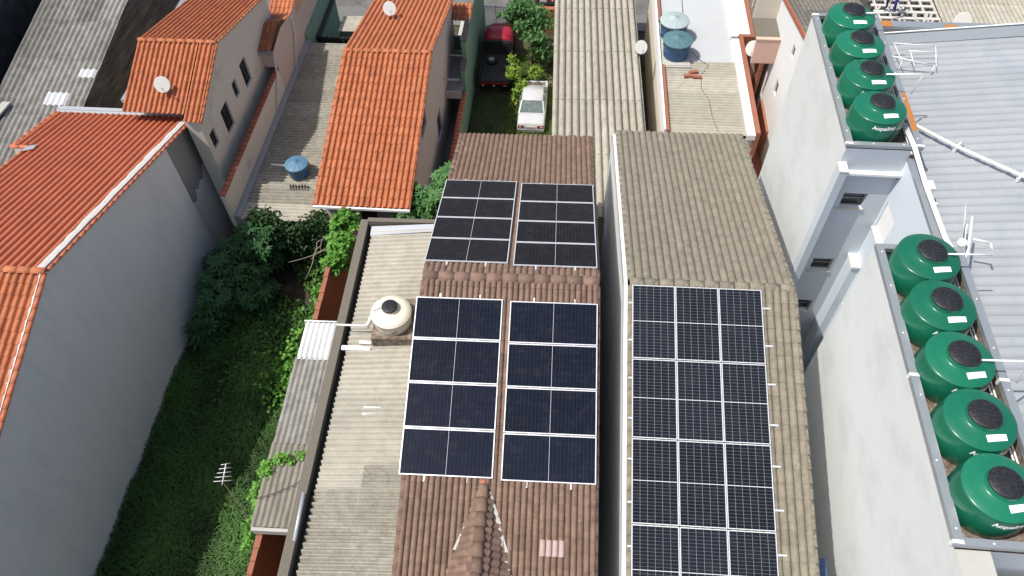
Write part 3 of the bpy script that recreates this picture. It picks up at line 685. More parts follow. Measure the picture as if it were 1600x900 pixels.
# tray floors, inner faces and flashings
mb = MB(); mb.box(7.62, 9.36, 16.40, 22.30, 11.0, 12.26); mb.build('tray_floor', 'concrete_brown', tbd)
mb = MB(); mb.box(7.62, 9.36, 5.47, 12.54, 11.0, 12.26); mb.build('tray_floor', 'concrete_brown', tbd)
def tray(x0, x1, y0, y1, zt, nm):
    mb = MB(); t = .15
    for (a, b, c_, d) in ((x0,x0+t,y0+t,y1-t),(x1-t,x1,y0+t,y1-t),(x0,x1,y0,y0+t),(x0,x1,y1-t,y1)):
        mb.box(a-.015, b+.015, c_-.0, d+.0, zt-.11, zt+.02)
    o = mb.build('flashing', 'zinc', tbd)
    mb = MB()
    for (a, b, c_, d) in ((x0+.02,x0+t-.015,y0+.1,y1-.1),(x1-t+.015,x1-.02,y0+.1,y1-.1),(x0+.1,x1-.1,y0+.02,y0+t-.02),(x0+.1,x1-.1,y1-t+.02,y1-.02)): mb.box(a, b, c_, d, 12.0, zt-.112)
    mb.build('tray_rim', 'concrete_brown', tbd)
    mb = MB(); k = 0; y = y0+.5
    while y < y1:
        for xx in (x0+t/2+random.uniform(-.02,.02), x1-t/2):
            mb.lathe([(.024,0),(.02,.012),(.001,.016)], (xx, y+random.uniform(-.2,.2), zt+.021), 8)
        y += 1.35
    for xx in (x0+.7, x0+1.5): mb.lathe([(.024,0),(.02,.012),(.001,.016)], (xx, y0+t/2, zt+.021), 8)
    mb.build('rivet', 'white', o); return o
fl1 = tray(7.5, 9.5, 16.28, 22.43, 12.56, 'far'); fl2 = tray(7.5, 9.5, 5.35, 12.66, 12.68, 'near')
mb = MB(); mb.hexa([(9.34,16.95,12.581),(9.512,16.95,12.581),(9.512,18.6,12.581),(9.42,18.6,12.581),(9.34,16.95,12.584),(9.512,16.95,12.584),(9.512,18.6,12.584),(9.42,18.6,12.584)])
mb.box(9.516, 9.519, 16.95, 18.6, 12.44, 12.58)
mb.build('rust_patch', 'rust', fl1)
for (x, y) in ((7.575,9.0),(9.42,9.0),(7.56,5.42),(9.44,5.42),(9.44,16.36),(7.56,16.36),(7.56,22.36)):
    mb = MB(); mb.hexa([(x-.1,y-.03,12.52),(x+.1,y-.045,12.52),(x+.1,y+.03,12.52),(x-.1,y+.04,12.52)]+[(x-.1,y-.03,(12.705 if y<13 else 12.585)),(x+.1,y-.045,(12.705 if y<13 else 12.585)),(x+.1,y+.03,(12.705 if y<13 else 12.585)),(x-.1,y+.04,(12.705 if y<13 else 12.585))])
    mb.build('sealant', 'white', tbd)
mb = MB(); mb.box(7.505, 8.2, 3.0, 5.345, 11.4, 12.5); mb.build('wall_head', 'concrete_pale', tbd)
mb = MB(); mb.box(8.2, 12, 3.0, 5.2, 10.8, 11.6); mb.build('low_roof', 'concrete_pale', tbd)
# light well rim and metal roof
zr_ = lambda x: 11.45+.122*(x-9.5)
mb = MB(); mb.box(9.235, 9.44, 12.67, 16.27, 12.092, 12.19); mb.build('well_rim', 'zinc', tbd)
mb = MB()
sheet(mb, (9.45,22.6,zr_(9.45)), (0,-1,0), (1,0,.122), 20, 12, .30, .035, pf_ibr, 6.0, step=.008, tw=3, wav=.015)
mr = mb.build('metal_roof', 'zinc_roof', tbd)
mb = MB(); mb.box(9.45, 22, 3, 22.5, 0, 11.2); wall(mb, 'y', 22.75, 9.5, 21, 9, 11.9, sgn=-1); mb.box(9.5, 21, 22.76, 22.98, 9, 11.9); mb.build('wall', 'concrete_pale', tbd)
mb = MB(); mb.box(9.5, 21, 22.70, 23.02, 11.902, 12.0); pf_ = mb.build('parapet_flashing', 'zinc', tbd)
mb = MB(); mb.box(9.62, 10.25, 22.69, 23.0, 12.0, 12.004); mb.box(11.9, 12.3, 22.69, 22.9, 12.0, 12.004); mb.box(13.6, 13.9, 22.69, 22.98, 12.0, 12.004); mb.build('rust_patch', 'rust', pf_)
mb = MB()
mb.hexa([(9.5,22.28,zr_(9.5)+.05),(20,22.28,zr_(20)+.05),(20,22.72,zr_(20)+.05),(9.5,22.72,zr_(9.5)+.05),(9.5,22.28,zr_(9.5)+.06),(20,22.28,zr_(20)+.06),(20,22.72,zr_(20)+.22),(9.5,22.72,zr_(9.5)+.22)])
mb.build('roof_flashing', 'zinc', mr)
mb = MB(); mb.tube([(9.55,22.66,zr_(9.5)+.26),(20,22.66,zr_(20)+.26)], .025); mb.build('flashing_edge', 'white', mr)
# green tanks
def green_tank():
    t = thing('water_tank', 'green tank', 'water tank')
    mb = MB()
    mb.lathe([(.66,0),(.685,.02),(.72,.12),(.738,.30),(.738,.45),(.728,.58),(.708,.70),(.690,.79),(.684,.82)], n=64); body = mb.build('body', 'tank_green', t)
    mb = MB(); mb.lathe([(.686,.82),(.698,.832),(.694,.855),(.672,.868),(.52,.91),(.36,.945),(.335,.96),(.325,1.03),(.315,1.065)], n=64); lid = mb.build('lid', 'tank_green', t)
    mb = MB(); mb.lathe([(.318,1.045),(.322,1.085),(.30,1.10),(.12,1.112),(.001,1.116)], n=48)
    for k in range(16):
        a = 2*math.pi*k/16; r0 = .05 if k % 2 == 0 else .15
        mb.beam((r0*math.cos(a),r0*math.sin(a),1.114), (.27*math.cos(a),.27*math.sin(a),1.106), .012, .012)
    mb.build('cap', 'cap_black', lid)
    LP = [(.694,.855),(.672,.868),(.52,.91),(.36,.945),(.335,.96)]
    def lz(r):
        for (r1,z1),(r0,z0) in zip(LP, LP[1:]):
            if r0 <= r <= r1: return z0+(r-r0)/(r1-r0)*(z1-z0)
        return .86
    mb = MB(); NU, NV = 10, 4; gr_ = []
    c4 = [(-.02,-.53),(.38,-.46),(.37,-.335),(-.035,-.395)]
    for j in range(NV+1):
        for i in range(NU+1):
            u, v = i/NU, j/NV
            x = (c4[0][0]*(1-u)+c4[1][0]*u)*(1-v)+(c4[3][0]*(1-u)+c4[2][0]*u)*v; y = (c4[0][1]*(1-u)+c4[1][1]*u)*(1-v)+(c4[3][1]*(1-u)+c4[2][1]*u)*v
            mb.v.append((x, y, lz(math.hypot(x, y))+.006))
    for j in range(NV):
        for i in range(NU): mb.idx((j*(NU+1)+i, j*(NU+1)+i+1, (j+1)*(NU+1)+i+1, (j+1)*(NU+1)+i))
    mb.build('sticker', 'sticker', lid)
    BP = [(.30,.738),(.45,.738),(.58,.728),(.70,.708),(.79,.690),(.82,.684)]
    def rad(z):
        for (z0,r0),(z1,r1) in zip(BP, BP[1:]):
            if z <= z1: return r0+(r1-r0)*max(0,(z-z0))/(z1-z0)+.003
        return .69
    mb = MB(); letter_on_cyl(mb, 'Acqualimp', .145, rad, R(-89), .655, .006, dr=.006)
    # swoosh mark after the word
    for k in range(8):
        a = R(-60+ k*1.4); z = .60+.018*k; hw = .018*math.sin(math.pi*(k+.5)/8)+.004
        b = len(mb.v)
        for aa, zz in ((a,z-hw),(a+R(1.4),z+.02-hw),(a+R(1.4),z+.02+hw),(a,z+hw)):
            r = rad(zz)+.006; mb.v.append((r*math.cos(aa), r*math.sin(aa), zz))
        mb.idx((b,b+1,b+2,b+3))
    mb.build('lettering', 'white', body)
    return t
gl = 'green round water tanks on the rooftop trays'
first = None
for nm, ys, x in (('far tray, above the lone grey light well,', (21.5,20.08,18.65,17.22), 8.36), ('near tray, nearer than the light well,', (11.96,10.58,9.18,7.78,6.36), 8.38)):
    n = len(ys); od = ['farthest', 'second from the far end', 'third from the far end', 'fourth from the far end' if n > 4 else 'nearest', 'nearest']
    for k, y in enumerate(ys):
        lab = f'green water tank in the {"far" if n == 4 else "near"} tray of {"four" if n == 4 else "five"}, {od[k]}'
        jx, rz_ = random.uniform(-.02,.02), random.uniform(-.06,.06)
        if first is None:
            first = green_tank(); first.location = (x, y, 12.27); first.rotation_euler = (0,0,rz_); first['label'] = lab; first['group'] = gl
        else: dup(first, (x+jx, y, 12.27), lab, (0,0,rz_), gl)
# pipes about the tanks
def pipe(pts, r, label, nm='pipe', m='white_pvc', group=None, cat='pipe'):
    mb = MB(); mb.tube(pts, r); o = mb.build(nm, m); tag(o, label, cat, group); return o
ovg = 'white overflow pipes of the green tanks'
for (y, L_, dn, lab) in ((21.45,.95,0,'white pipe sticking out right of the cap of the farthest green tank'), (18.5,.95,1,'white bent pipe right of the third green tank of the far tray'),
                    (11.95,1.0,0,'white pipe right of the cap of the farthest green tank in the near tray'), (9.1,1.0,1,'white bent pipe right of the middle green tank of the near tray')):
    pts = [(8.72,y,13.25),(8.72+L_,y,13.30)]
    if dn: pts += [(8.72+L_+.03,y-.02,13.25),(8.72+L_-.12,y-.2,12.75)]
    pipe(pts, .022, lab, 'overflow_pipe', group=ovg)
for nm, ya, yb in (('near', 5.6, 12.4), ('far', 16.2, 22.2)):
    for k, dx in enumerate((0,.07)):
        pipe([(9.24+dx, ya, 12.40), (9.24+dx, yb, 12.40)], .022, f'white feed pipe lying in the {nm} tray, {"left" if k == 0 else "right"} of the two', 'feed_pipe', group='feed pipes in the trays')
for k in range(3):
    pts = [(9.12+k*.05,17.2,12.62),(9.16+k*.05,16.2,12.66),(9.32+k*.05,15.1,12.35),(9.38+k*.05,13.3,12.32),(9.46+k*.05,12.5,12.4)]
    pipe(pts, .02, f'white thin pipe crossing the light well corner, {["left","middle","right"][k]} of three', 'bridging_pipe', group='pipes crossing beside the light well')
pipe([(9.75,18.45,zr_(9.8)+.25),(10.9,17.2,zr_(10.9)+.24),(12.45,15.75,zr_(12.4)+.24),(13.6,14.6,zr_(13.6)+.24)], .05, 'long white pipe running diagonally over the pale metal roof', 'drain_pipe')
for x, wh_ in ((10.9,'nearest the tanks'), (12.2,'in the middle'), (13.1,'farthest from the tanks')):
    mb = MB(); yy = 17.2-(x-10.9)*.95; mb.box(x-.03, x+.03, yy-.05, yy+.05, zr_(x)+.03, zr_(x)+.2)
    mb.tube([(x,yy,zr_(x)+.18),(x+.04,yy+.04,zr_(x)+.25),(x+.22,yy+.2,zr_(x)+.27)], .03)
    tag(mb.build('pipe_bracket', 'white_pvc'), 'white bracket under the diagonal pipe on the metal roof, ' + wh_, 'bracket', 'brackets of the diagonal pipe')
mb = MB()
z0 = 12.15
mb.tube([(9.5,21.0,z0),(11.05,20.75,z0-.2)], .026); mb.tube([(9.95,21.5,z0+.05),(11.2,21.42,z0+.05)], .018); mb.tube([(9.95,21.5,z0+.05),(10.1,20.8,z0-.1)], .015); mb.tube([(10.4,21.25,z0),(10.5,20.7,z0-.2)], .015)
mb.tube([(10.35,21.2,z0),(11.15,21.15,z0)], .016); mb.tube([(11.2,21.42,z0+.05),(11.15,20.7,z0-.2)], .015); mb.tube([(10.1,20.8,z0-.1),(10.1,20.75,zr_(10.1)+.015)], .015); mb.tube([(11.1,20.75,z0-.2),(11.1,20.7,zr_(11.1)+.015)], .015)
tag(mb.build('pipework', 'white_pvc'), 'white pipe ladder frame lying on the far end of the metal roof', 'pipe')
mb = MB(); z0 = 12.55
mb.tube([(9.62,12.35,z0-.4),(9.72,12.7,z0),(9.95,13.6,z0+.25)], .035); mb.tube([(9.8,13.4,z0+.2),(9.62,12.9,z0+.1),(9.85,13.9,z0+.3)], .022); mb.tube([(9.86,13.0,z0+.1),(10.25,12.9,z0+.1)], .028)
mb.tube([(10.25,12.9,z0+.1),(10.3,12.75,z0)], .028); mb.lathe([(.1,-.05),(.12,0),(.1,.08)], (9.5,12.75,z0+.2), 12); mb.tube([(9.72,12.7,z0),(9.72,12.7,zr_(9.7))], .02)
tag(mb.build('valve_pipe', 'white_pvc'), 'white valve pipework standing beside the farthest tank of the near tray', 'pipe')
mb = MB(); mb.box(9.42, 9.62, 15.0, 15.3, 11.6, 12.32); mb.box(9.47,9.6,14.55,14.63,11.6,12.2); tag(mb.build('junction_box', 'white_pvc'), 'beige junction box on the rim of the light well', 'box')
# ------------------------------------------------------------------ red roofed house on the left, with the blank grey wall
ar = thing('red_roof_house', 'big house on the left with a red tiled roof and a blank grey side wall', 'house', (-18, 13, 0))
az = lambda y: 9.3+.32*(y-12.9) if y < 12.9 else 9.3-.2775*(y-12.9)
mb = MB()
slope(mb, -26.0, -15.5, 3.0, az(3.0), 12.9, 9.3, period=.23, amp=.08, pf=pf_roman, course=.37, step=.02, jit=.006, tvar=.7)
mb.build('front_roof', 'terracotta', ar, label='orange front slope of tiles')
mb = MB()
slope(mb, -20.55, -15.5, 23.15, az(23.15), 12.9, 9.3, period=.25, amp=.09, pf=pf_roman, course=.37, step=.004, jit=.002, tvar=.15)
slope(mb, -21.24, -20.55, 23.15, az(23.15), 20.3, az(20.3), period=.25, amp=.09, pf=pf_roman, course=.37, step=.004, jit=.002, tvar=.15)
roof = mb.build('roof', 'terracotta_red', ar)
mb = MB(); caps(mb, (-26,12.9,9.32), (-15.4,12.9,9.35), .12, .42, flat=.55); mb.build('ridge_cap', 'terracotta', roof)
mb = MB(); caps(mb, (-15.44,3.0,az(3.0)), (-15.44,12.85,az(12.85)), .085, .37); mb.build('verge_tile', 'terracotta_red', roof)
mb = MB(); caps(mb, (-15.44,23.15,az(23.15)-.02), (-15.44,12.95,az(12.95)-.02), .075, .37)
mb.build('verge_tile', 'terracotta_red', roof)
mb = MB()
caps(mb, (-21.28,23.15,az(23.15)), (-21.28,20.3,az(20.3)), .09, .37); caps(mb, (-20.6,20.2,az(20.2)), (-20.6,13.0,az(13.0)), .09, .37); caps(mb, (-21.3,20.2,az(20.3)+.05), (-20.5,20.2,az(20.3)+.05), .09, .4)
mb.build('verge_tile', 'terracotta_red', roof)
mb = MB()
def ragged(mb, y0, y1, x0, x1, n, h):
    pr = None
    for i in range(n+1):
        y = y0+(y1-y0)*i/n; j = random.uniform(-.035, .035); cur = (x0+j, x1+random.uniform(-.015,.015), y)
        if pr:
            mb.hexa([(pr[0],pr[2],az(pr[2])+.0),(pr[1],pr[2],az(pr[2])),(cur[1],cur[2],az(cur[2])),(cur[0],cur[2],az(cur[2])),
                     (pr[0],pr[2],az(pr[2])+h),(pr[1],pr[2],az(pr[2])+h+.01),(cur[1],cur[2],az(cur[2])+h+.01),(cur[0],cur[2],az(cur[2])+h)])
        pr = cur
ragged(mb, 12.9, 23.1, -15.74, -15.50, 34, .085); ragged(mb, 3.0, 12.8, -15.58, -15.50, 34, .075)
mb.build('mortar_band', 'mortar', roof)
mb = MB(); mb.box(-21.3, -15.38, 23.16, 23.46, az(23.15)-.02, az(23.15)+.05); mb.box(-21.3, -15.38, 23.30, 23.48, az(23.15)+.051, az(23.15)+.09); mb.build('gutter', 'zinc_light', ar)
mb = MB(); mb.face([(-21.15,20.12,az(20.12)-.02),(-20.45,20.12,az(20.12)-.02),(-20.8,19.4,5.9),(-21.1,19.6,5.9)]); mb.face([(-20.45,20.12,az(20.12)-.02),(-20.6,19.9,az(19.9)-.02),(-20.8,19.4,5.9)])
mb.face([(-21.15,20.12,az(20.12)-.02),(-21.1,19.6,5.9),(-20.8,20.1,5.9)]); mb.build('gable_end', 'concrete_pale', ar)
mb = MB(); mb.hexa([(-20.6,20.1,az(20.1)+.11),(-20.5,19.75,az(19.75)+.11),(-20.2,19.95,az(19.95)+.11),(-20.25,20.3,az(20.3)+.11)]+[(-20.6,20.1,az(20.1)+.13),(-20.5,19.75,az(19.75)+.13),(-20.2,19.95,az(19.95)+.13),(-20.25,20.3,az(20.3)+.13)]); mb.build('flashing', 'zinc_light', roof)
mb = MB(); wall(mb, 'x', -15.5, 3.2, 20.75, 0, lambda y: az(y)-.03, sgn=1, brk=(12.9,)); mb.face([(-15.5,20.75,0),(-15.68,20.75,0),(-15.68,20.75,az(20.75)-.03),(-15.5,20.75,az(20.75)-.03)])
mb.build('side_wall', 'wall_grey', ar)
mb = MB(); n = 12; zl = []
for i in range(n+1):
    y = 20.75+(23.12-20.75)*i/n; zl.append((y, 3.55+(y-20.75)*.28+random.uniform(-.25,.25) + (.35 if i in (0,1) else 0)))
for (y0, a), (y1, b) in zip(zl, zl[1:]): mb.face([(-15.68,y0,0),(-15.68,y1,0),(-15.68,y1,b),(-15.68,y0,a)])
mb.build('rear_wall', 'wall_grey', ar)
mb = MB()
for (y0, a), (y1, b) in zip(zl, zl[1:]): mb.face([(-15.68,y0,a),(-15.68,y1,b),(-15.68,y1,az(y1)-.03),(-15.68,y0,az(y0)-.03)])
wall(mb, 'y', 23.12, -26, -15.68, 0, az(23.12)-.05, sgn=1); mb.build('bare_wall', 'wall_raw', ar)
mb = MB(); mb.box(-15.679, -15.66, 20.78, 20.98, 3.75, 4.35); mb.build('wall_hole', 'iron_dark', ar)
# ------------------------------------------------------------------ long fibre cement roof far left
bl = thing('long_roof_building', 'building far left under a long dark grey corrugated roof with two white skylights', 'building', (-22.3, 26, 0))
blz = lambda y: 6.4+.18*(y-23.5)
mb = MB()
sheet(mb, (-24.35,15.0,blz(15.0)), (1,0,0), (0,1,.18), 4.05, 22, .25, .10, pf_sine, 2.25, step=.016, tw=4, wav=.04)
roof = mb.build('roof', 'asbestos_grey', bl)
mb = MB(); sheet(mb, (-22.10,23.58,blz(23.58)+.03), (1,0,0), (0,1,.18), 1.0, .68, .25, .10, pf_sine, 2, step=.004)
mb.build('skylight', 'clear_sheet', roof)
mb = MB(); sheet(mb, (-21.10,25.1,blz(25.1)+.03), (1,0,0), (0,1,.18), .75, .46, .25, .10, pf_sine, 2, step=.004); mb.build('skylight', 'clear_sheet', roof)
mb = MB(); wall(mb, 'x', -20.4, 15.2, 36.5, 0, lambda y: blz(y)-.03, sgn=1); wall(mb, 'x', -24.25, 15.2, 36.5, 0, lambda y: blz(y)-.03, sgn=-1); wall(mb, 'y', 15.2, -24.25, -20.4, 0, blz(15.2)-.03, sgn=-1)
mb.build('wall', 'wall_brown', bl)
mb = MB(); mb.hexa([(x,y,z+d) for d in (0,.08) for x,y,z in ((-23.95,22.6,6.42),(-23.6,22.6,6.42),(-23.35,23.5,6.56),(-23.7,23.5,6.56))]); tag(mb.build('board', 'concrete_pale'), 'pale board lying on the long grey corrugated roof', 'board')
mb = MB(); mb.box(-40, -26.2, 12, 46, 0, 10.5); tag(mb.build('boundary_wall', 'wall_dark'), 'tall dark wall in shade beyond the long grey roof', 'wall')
# ------------------------------------------------------------------ orange roofed cream house
ch = thing('cream_house', 'cream walled house with an orange tiled gable and a satellite dish on its roof', 'house', (-16.3, 26, 0))
cz = lambda y: 8.3+.386*(y-25.7) if y < 25.7 else 8.3-.25*(y-25.7)
mb = MB()
slope(mb, -15.35, -14.67, 22.3, cz(22.3), 25.7, 8.3, period=.21, amp=.085, pf=pf_roman, course=.36, step=.014, jit=.006, tvar=.5)
slope(mb, -17.95, -15.36, 22.62, cz(22.62), 25.7, 8.3, period=.21, amp=.085, pf=pf_roman, course=.36, step=.014, jit=.006, tvar=.5)
slope(mb, -17.95, -14.67, 31.8, cz(31.8), 25.7, 8.3, period=.21, amp=.085, pf=pf_roman, course=.36, step=.006, jit=.003, tvar=.25)
roof = mb.build('roof', 'terracotta', ch)
mb = MB(); caps(mb, (-17.95,25.7,8.33), (-14.63,25.7,8.33), .10, .4, flat=.6); mb.build('ridge_cap', 'terracotta', roof)
mb = MB(); caps(mb, (-14.65,22.3,cz(22.3)-.02), (-14.65,25.65,cz(25.65)-.02), .08, .36); mb.build('verge_tile', 'terracotta', roof)
mb = MB(); caps(mb, (-14.65,31.8,cz(31.8)-.02), (-14.65,25.75,cz(25.75)-.02), .06, .36); mb.build('verge_tile', 'terracotta', roof)
mb = MB()
wh = [(27.05,27.8,4.9,6.14), (25.85,26.32,5.28,6.05), (24.17,24.98,4.7,5.95), (22.75,23.25,5.15,5.95)]
wall(mb, 'x', -14.79, 22.4, 31.7, 0, lambda y: cz(y)-.04, wh, sgn=1, brk=(25.7,), depth=.14)
wall(mb, 'y', 23.55, -17.85, -15.35, 0, cz(23.55)-.04, sgn=-1); wall(mb, 'y', 22.4, -15.35, -14.79, 0, cz(22.4)-.04, sgn=-1); wall(mb, 'x', -15.35, 22.4, 23.55, 0, lambda y: cz(y)-.04, sgn=-1); wall(mb, 'x', -17.85, 23.55, 31.7, 0, lambda y: cz(y)-.04, sgn=-1, brk=(25.7,)); wall(mb, 'y', 31.7, -17.85, -14.79, 0, cz(31.7)-.04, sgn=1)
mb.build('wall', 'wall_cream', ch)
for h in wh: window(ch, 'x', -14.79, h, sgn=1, depth=.12, frame='iron_dark', bars=1)
mb = MB(); mb.box(-18.5, -17.98, 23.6, 31.7, 6.75, 6.9); mb.build('side_gutter', 'zinc', ch)
# annex and boundary wall
mb = MB()
slope(mb, -15.3, -14.15, 29.2, 5.35, 30.8, 5.82, period=.22, amp=.05, pf=pf_roman, course=.36, step=.02)
slope(mb, -15.3, -14.15, 32.3, 5.35, 30.8, 5.82, period=.22, amp=.05, pf=pf_roman, course=.36, step=.012)
slope(mb, -15.4, -14.15, 32.4, 4.9, 33.6, 5.3, period=.22, amp=.05, pf=pf_roman, course=.36, step=.02)
slope(mb, -15.4, -14.15, 35.5, 4.7, 33.6, 5.3, period=.22, amp=.05, pf=pf_roman, course=.36, step=.02)
mb.build('annex_roof', 'terracotta', ch)
mb = MB(); mb.box(-15.36, -14.2, 29.12, 29.2, 5.18, 5.36); mb.box(-15.5, -15.31, 29.2, 31.5, 5.3, 5.45); mb.build('annex_fascia', 'zinc', ch)
mb = MB()
wall(mb, 'x', -14.1, 29.3, 33.2, 0, lambda y: 5.3+.25*max(0, 1-abs(y-30.8)/1.5), sgn=1, brk=(30.8,32.3)); wall(mb, 'x', -14.1, 33.2, 38.6, 0, 4.75, sgn=1); wall(mb, 'y', 29.3, -15.3, -14.1, 4.4, 5.3, sgn=-1); wall(mb, 'x', -15.3, 29.3, 38.6, 0, 4.7, sgn=-1)
wall(mb, 'y', 38.6, -15.3, -14.1, 0, 4.75, sgn=1)
mb.build('annex_wall', 'wall_pinkish', ch)
mb = MB(); mb.box(-14.28, -14.1, 20.9, 29.29, 0, 4.3); bw = tag(mb.build('boundary_wall', 'wall_cream'), 'cream boundary wall with red coping beside the speckled flat roof', 'wall')
mb = MB(); caps(mb, (-14.2,20.9,4.30), (-14.2,29.25,4.30), .13, .3, flat=.5); mb.build('coping', 'terracotta_dull', bw)
for (p, q, nm) in (((-14.07,29.25,5.2),(-14.05,27.6,3.1),'near'),((-14.07,32.3,5.2),(-14.02,31.1,3.1),'far')):
    pipe([p, ((p[0]+q[0])/2+.02,(p[1]+q[1])/2+.4,(p[2]+q[2])/2+.2), q], .045, f'grey downpipe leaning down the pinkish annex wall, the {nm} one of two', 'downpipe', 'wall_cream')
# ------------------------------------------------------------------ speckled flat roof between
dl = thing('flat_roof_shed', 'low shed under a speckled grey corrugated roof carrying a small blue tank', 'shed', (-11.8, 27, 0))
mb = MB()
sheet(mb, (-13.86,33.2,2.98), (0,-1,0), (1,0,.012), 11.4, 2.1, .19, .115, pf_sine, 2.4, step=.008, tw=5, wav=.03)
sheet(mb, (-11.80,33.2,3.03), (0,-1,0), (1,0,.012), 11.4, 2.3, .19, .115, pf_sine, 2.4, step=.008, tw=5, wav=.03)
roof = mb.build('roof', 'asbestos_w', dl)
mb = MB(); sheet(mb, (-13.86,21.82,2.97), (0,-1,0), (1,0,.012), .95, 4.3, .19, .115, pf_sine, 1.5, step=.01, tw=6, wav=.03)
mb.build('roof_sheet', 'asbestos_x', dl, label='newer pale near sheet of the speckled roof')
mb = MB(); sheet(mb, (-11.75,30.4,3.05), (0,-1,0), (1,0,.012), .76, 2.0, .19, .115, pf_sine, 2.4, step=.01, tw=6)
mb.build('roof_sheet', 'asbestos_x', dl, label='newer pale far sheet of the speckled roof')
mb = MB(); mb.box(-14.09, -13.8, 20.9, 33.3, 3.0, 3.10); mb.build('flashing', 'zinc', dl)
mb = MB(); wall(mb, 'y', 20.95, -14.1, -9.6, 0, 2.95, sgn=-1); wall(mb, 'x', -9.7, 20.95, 33.1, 0, 2.95, sgn=1); wall(mb, 'y', 33.1, -14.1, -9.6, 0, 2.95, sgn=1); mb.build('wall', 'wall_raw', dl)
# ------------------------------------------------------------------ blue tanks
def blue_tank(name, label, loc, r, h, lidm, group):
    t = thing(name, label, 'water tank', loc); mb = MB()
    mb.lathe([(r*.84,0),(r*.86,.02),(r*.93,h*.5),(r*.98,h*.93),(r*1.0,h*.94),(r*1.0,h)], loc, 48); mb.build('body', 'tank_blue', t)
    mb = MB(); n = 96; b = 0
    prof = [(1.03,h-.05),(1.05,h),(1.03,h+.03),(.94,h+.05),(.5,h+.11),(.14,h+.16),(.12,h+.18),(.001,h+.185)]
    for (rr, z) in prof:
        for k in range(n):
            a = 2*math.pi*k/n; rib = .022*max(0, math.cos(12*a))**6 if .1 < rr < 1.0 else 0
            mb.v.append((loc[0]+rr*r*math.cos(a), loc[1]+rr*r*math.sin(a), loc[2]+z+rib))
    for i in range(len(prof)-1):
        for k in range(n): mb.idx((i*n+k, i*n+(k+1)%n, (i+1)*n+(k+1)%n, (i+1)*n+k), 0, .5, i not in (0,1,2))
    mb.build('lid', lidm, t)
    mb = MB()
    for k in range(4):
        mb = MB(); a = R(20+90*k); x, y = loc[0]+r*1.04*math.cos(a), loc[1]+r*1.04*math.sin(a); mb.box(x-.03,x+.03,y-.02,y+.02,loc[2]+h-.12,loc[2]+h-.02)
        mb.build('clip', 'iron_dark', t)
    return t
blue_tank('water_tank', 'small blue water tank with a ribbed blue lid on the speckled flat roof', (-11.9,23.55,3.12), .49, .62, 'lid_blue', None)
pipe([(-13.2,23.75,3.25),(-13.15,23.75,3.45),(-12.4,23.7,3.45)], .035, 'white pipe left of the small blue tank', 'supply_pipe')
mb = MB()
for k in range(7):
    x = -12.15+k*.13; mb.tube([(x,22.9+random.uniform(-.05,.05),3.1),(x+.04,22.75,3.22),(x+.1,22.6,3.12)], .03, 6)
tag(mb.build('offcut', 'iron_dark'), 'dark offcuts lying in front of the small blue tank', 'offcuts')
# ------------------------------------------------------------------ orange tiled house in the centre
eh = thing('orange_roof_house', 'salmon house under a bright orange tiled gable in the upper middle', 'house', (-8, 27, 0))
ez = lambda y: 7.0+.2585*(y-27.3) if y < 27.3 else 7.0-.22*(y-27.3)
mb = MB()
slope(mb, -9.9, -6.15, 19.95, ez(19.95), 27.3, 7.0, period=.228, amp=.09, pf=pf_roman, course=.42, step=.024, jit=.012, tvar=.8)
slope(mb, -9.9, -6.15, 34.4, ez(34.4), 27.3, 7.0, period=.228, amp=.08, pf=pf_roman, course=.42, step=.006, jit=.003, tvar=.3)
roof = mb.build('roof', 'terracotta', eh)
mb = MB(); caps(mb, (-9.93,27.3,7.0), (-6.12,27.3,7.04), .11, .42, flat=.55); mb.build('ridge_cap', 'terracotta', roof)
for x in (-9.9, -6.16):
    mb = MB(); caps(mb, (x,19.95,ez(19.95)-.01), (x,27.25,ez(27.25)-.01), .085, .42); mb.build('verge_tile', 'terracotta', roof)
    mb = MB(); caps(mb, (x,34.4,ez(34.4)-.01), (x,27.35,ez(27.35)-.01), .07, .42); mb.build('verge_tile', 'terracotta', roof)
mb = MB(); mb.box(-9.95, -6.1, 19.86, 19.94, 5.0, 5.10); mb.build('eave_board', 'white', eh)
mb = MB()
zt = lambda y: ez(y)-.06
wh = [(24.4,25.6,4.6,5.6), (27.6,28.6,1.6,3.0), (22.0,22.9,1.6,3.4)]
wall(mb, 'x', -6.35, 20.5, 34.2, 0, zt, wh, sgn=1, brk=(27.3,)); wall(mb, 'x', -9.7, 20.5, 34.2, 0, zt, sgn=-1, brk=(27.3,))
wf = [(-8.35,-7.65,3.1,4.6)]
wall(mb, 'y', 20.5, -9.7, -6.35, 0, zt(20.5), wf, sgn=-1); wall(mb, 'y', 34.2, -9.7, -6.35, 0, zt(34.2), sgn=1)
mb.build('wall', 'wall_pinkish', eh)
for h in wh: window(eh, 'x', -6.35, h, sgn=1, frame='frame_grey', bars=1)
window(eh, 'y', 20.5, wf[0], sgn=-1, frame='iron_dark', bars=2)
mb = MB(); mb.box(-8.75,-8.4,20.42,20.49,2.8,4.7); mb.box(-7.6,-7.05,20.42,20.49,2.8,4.7); mb.box(-7.0,-6.9,20.4,20.49,2.8,4.7); mb.build('shutter', 'frame_grey', eh)
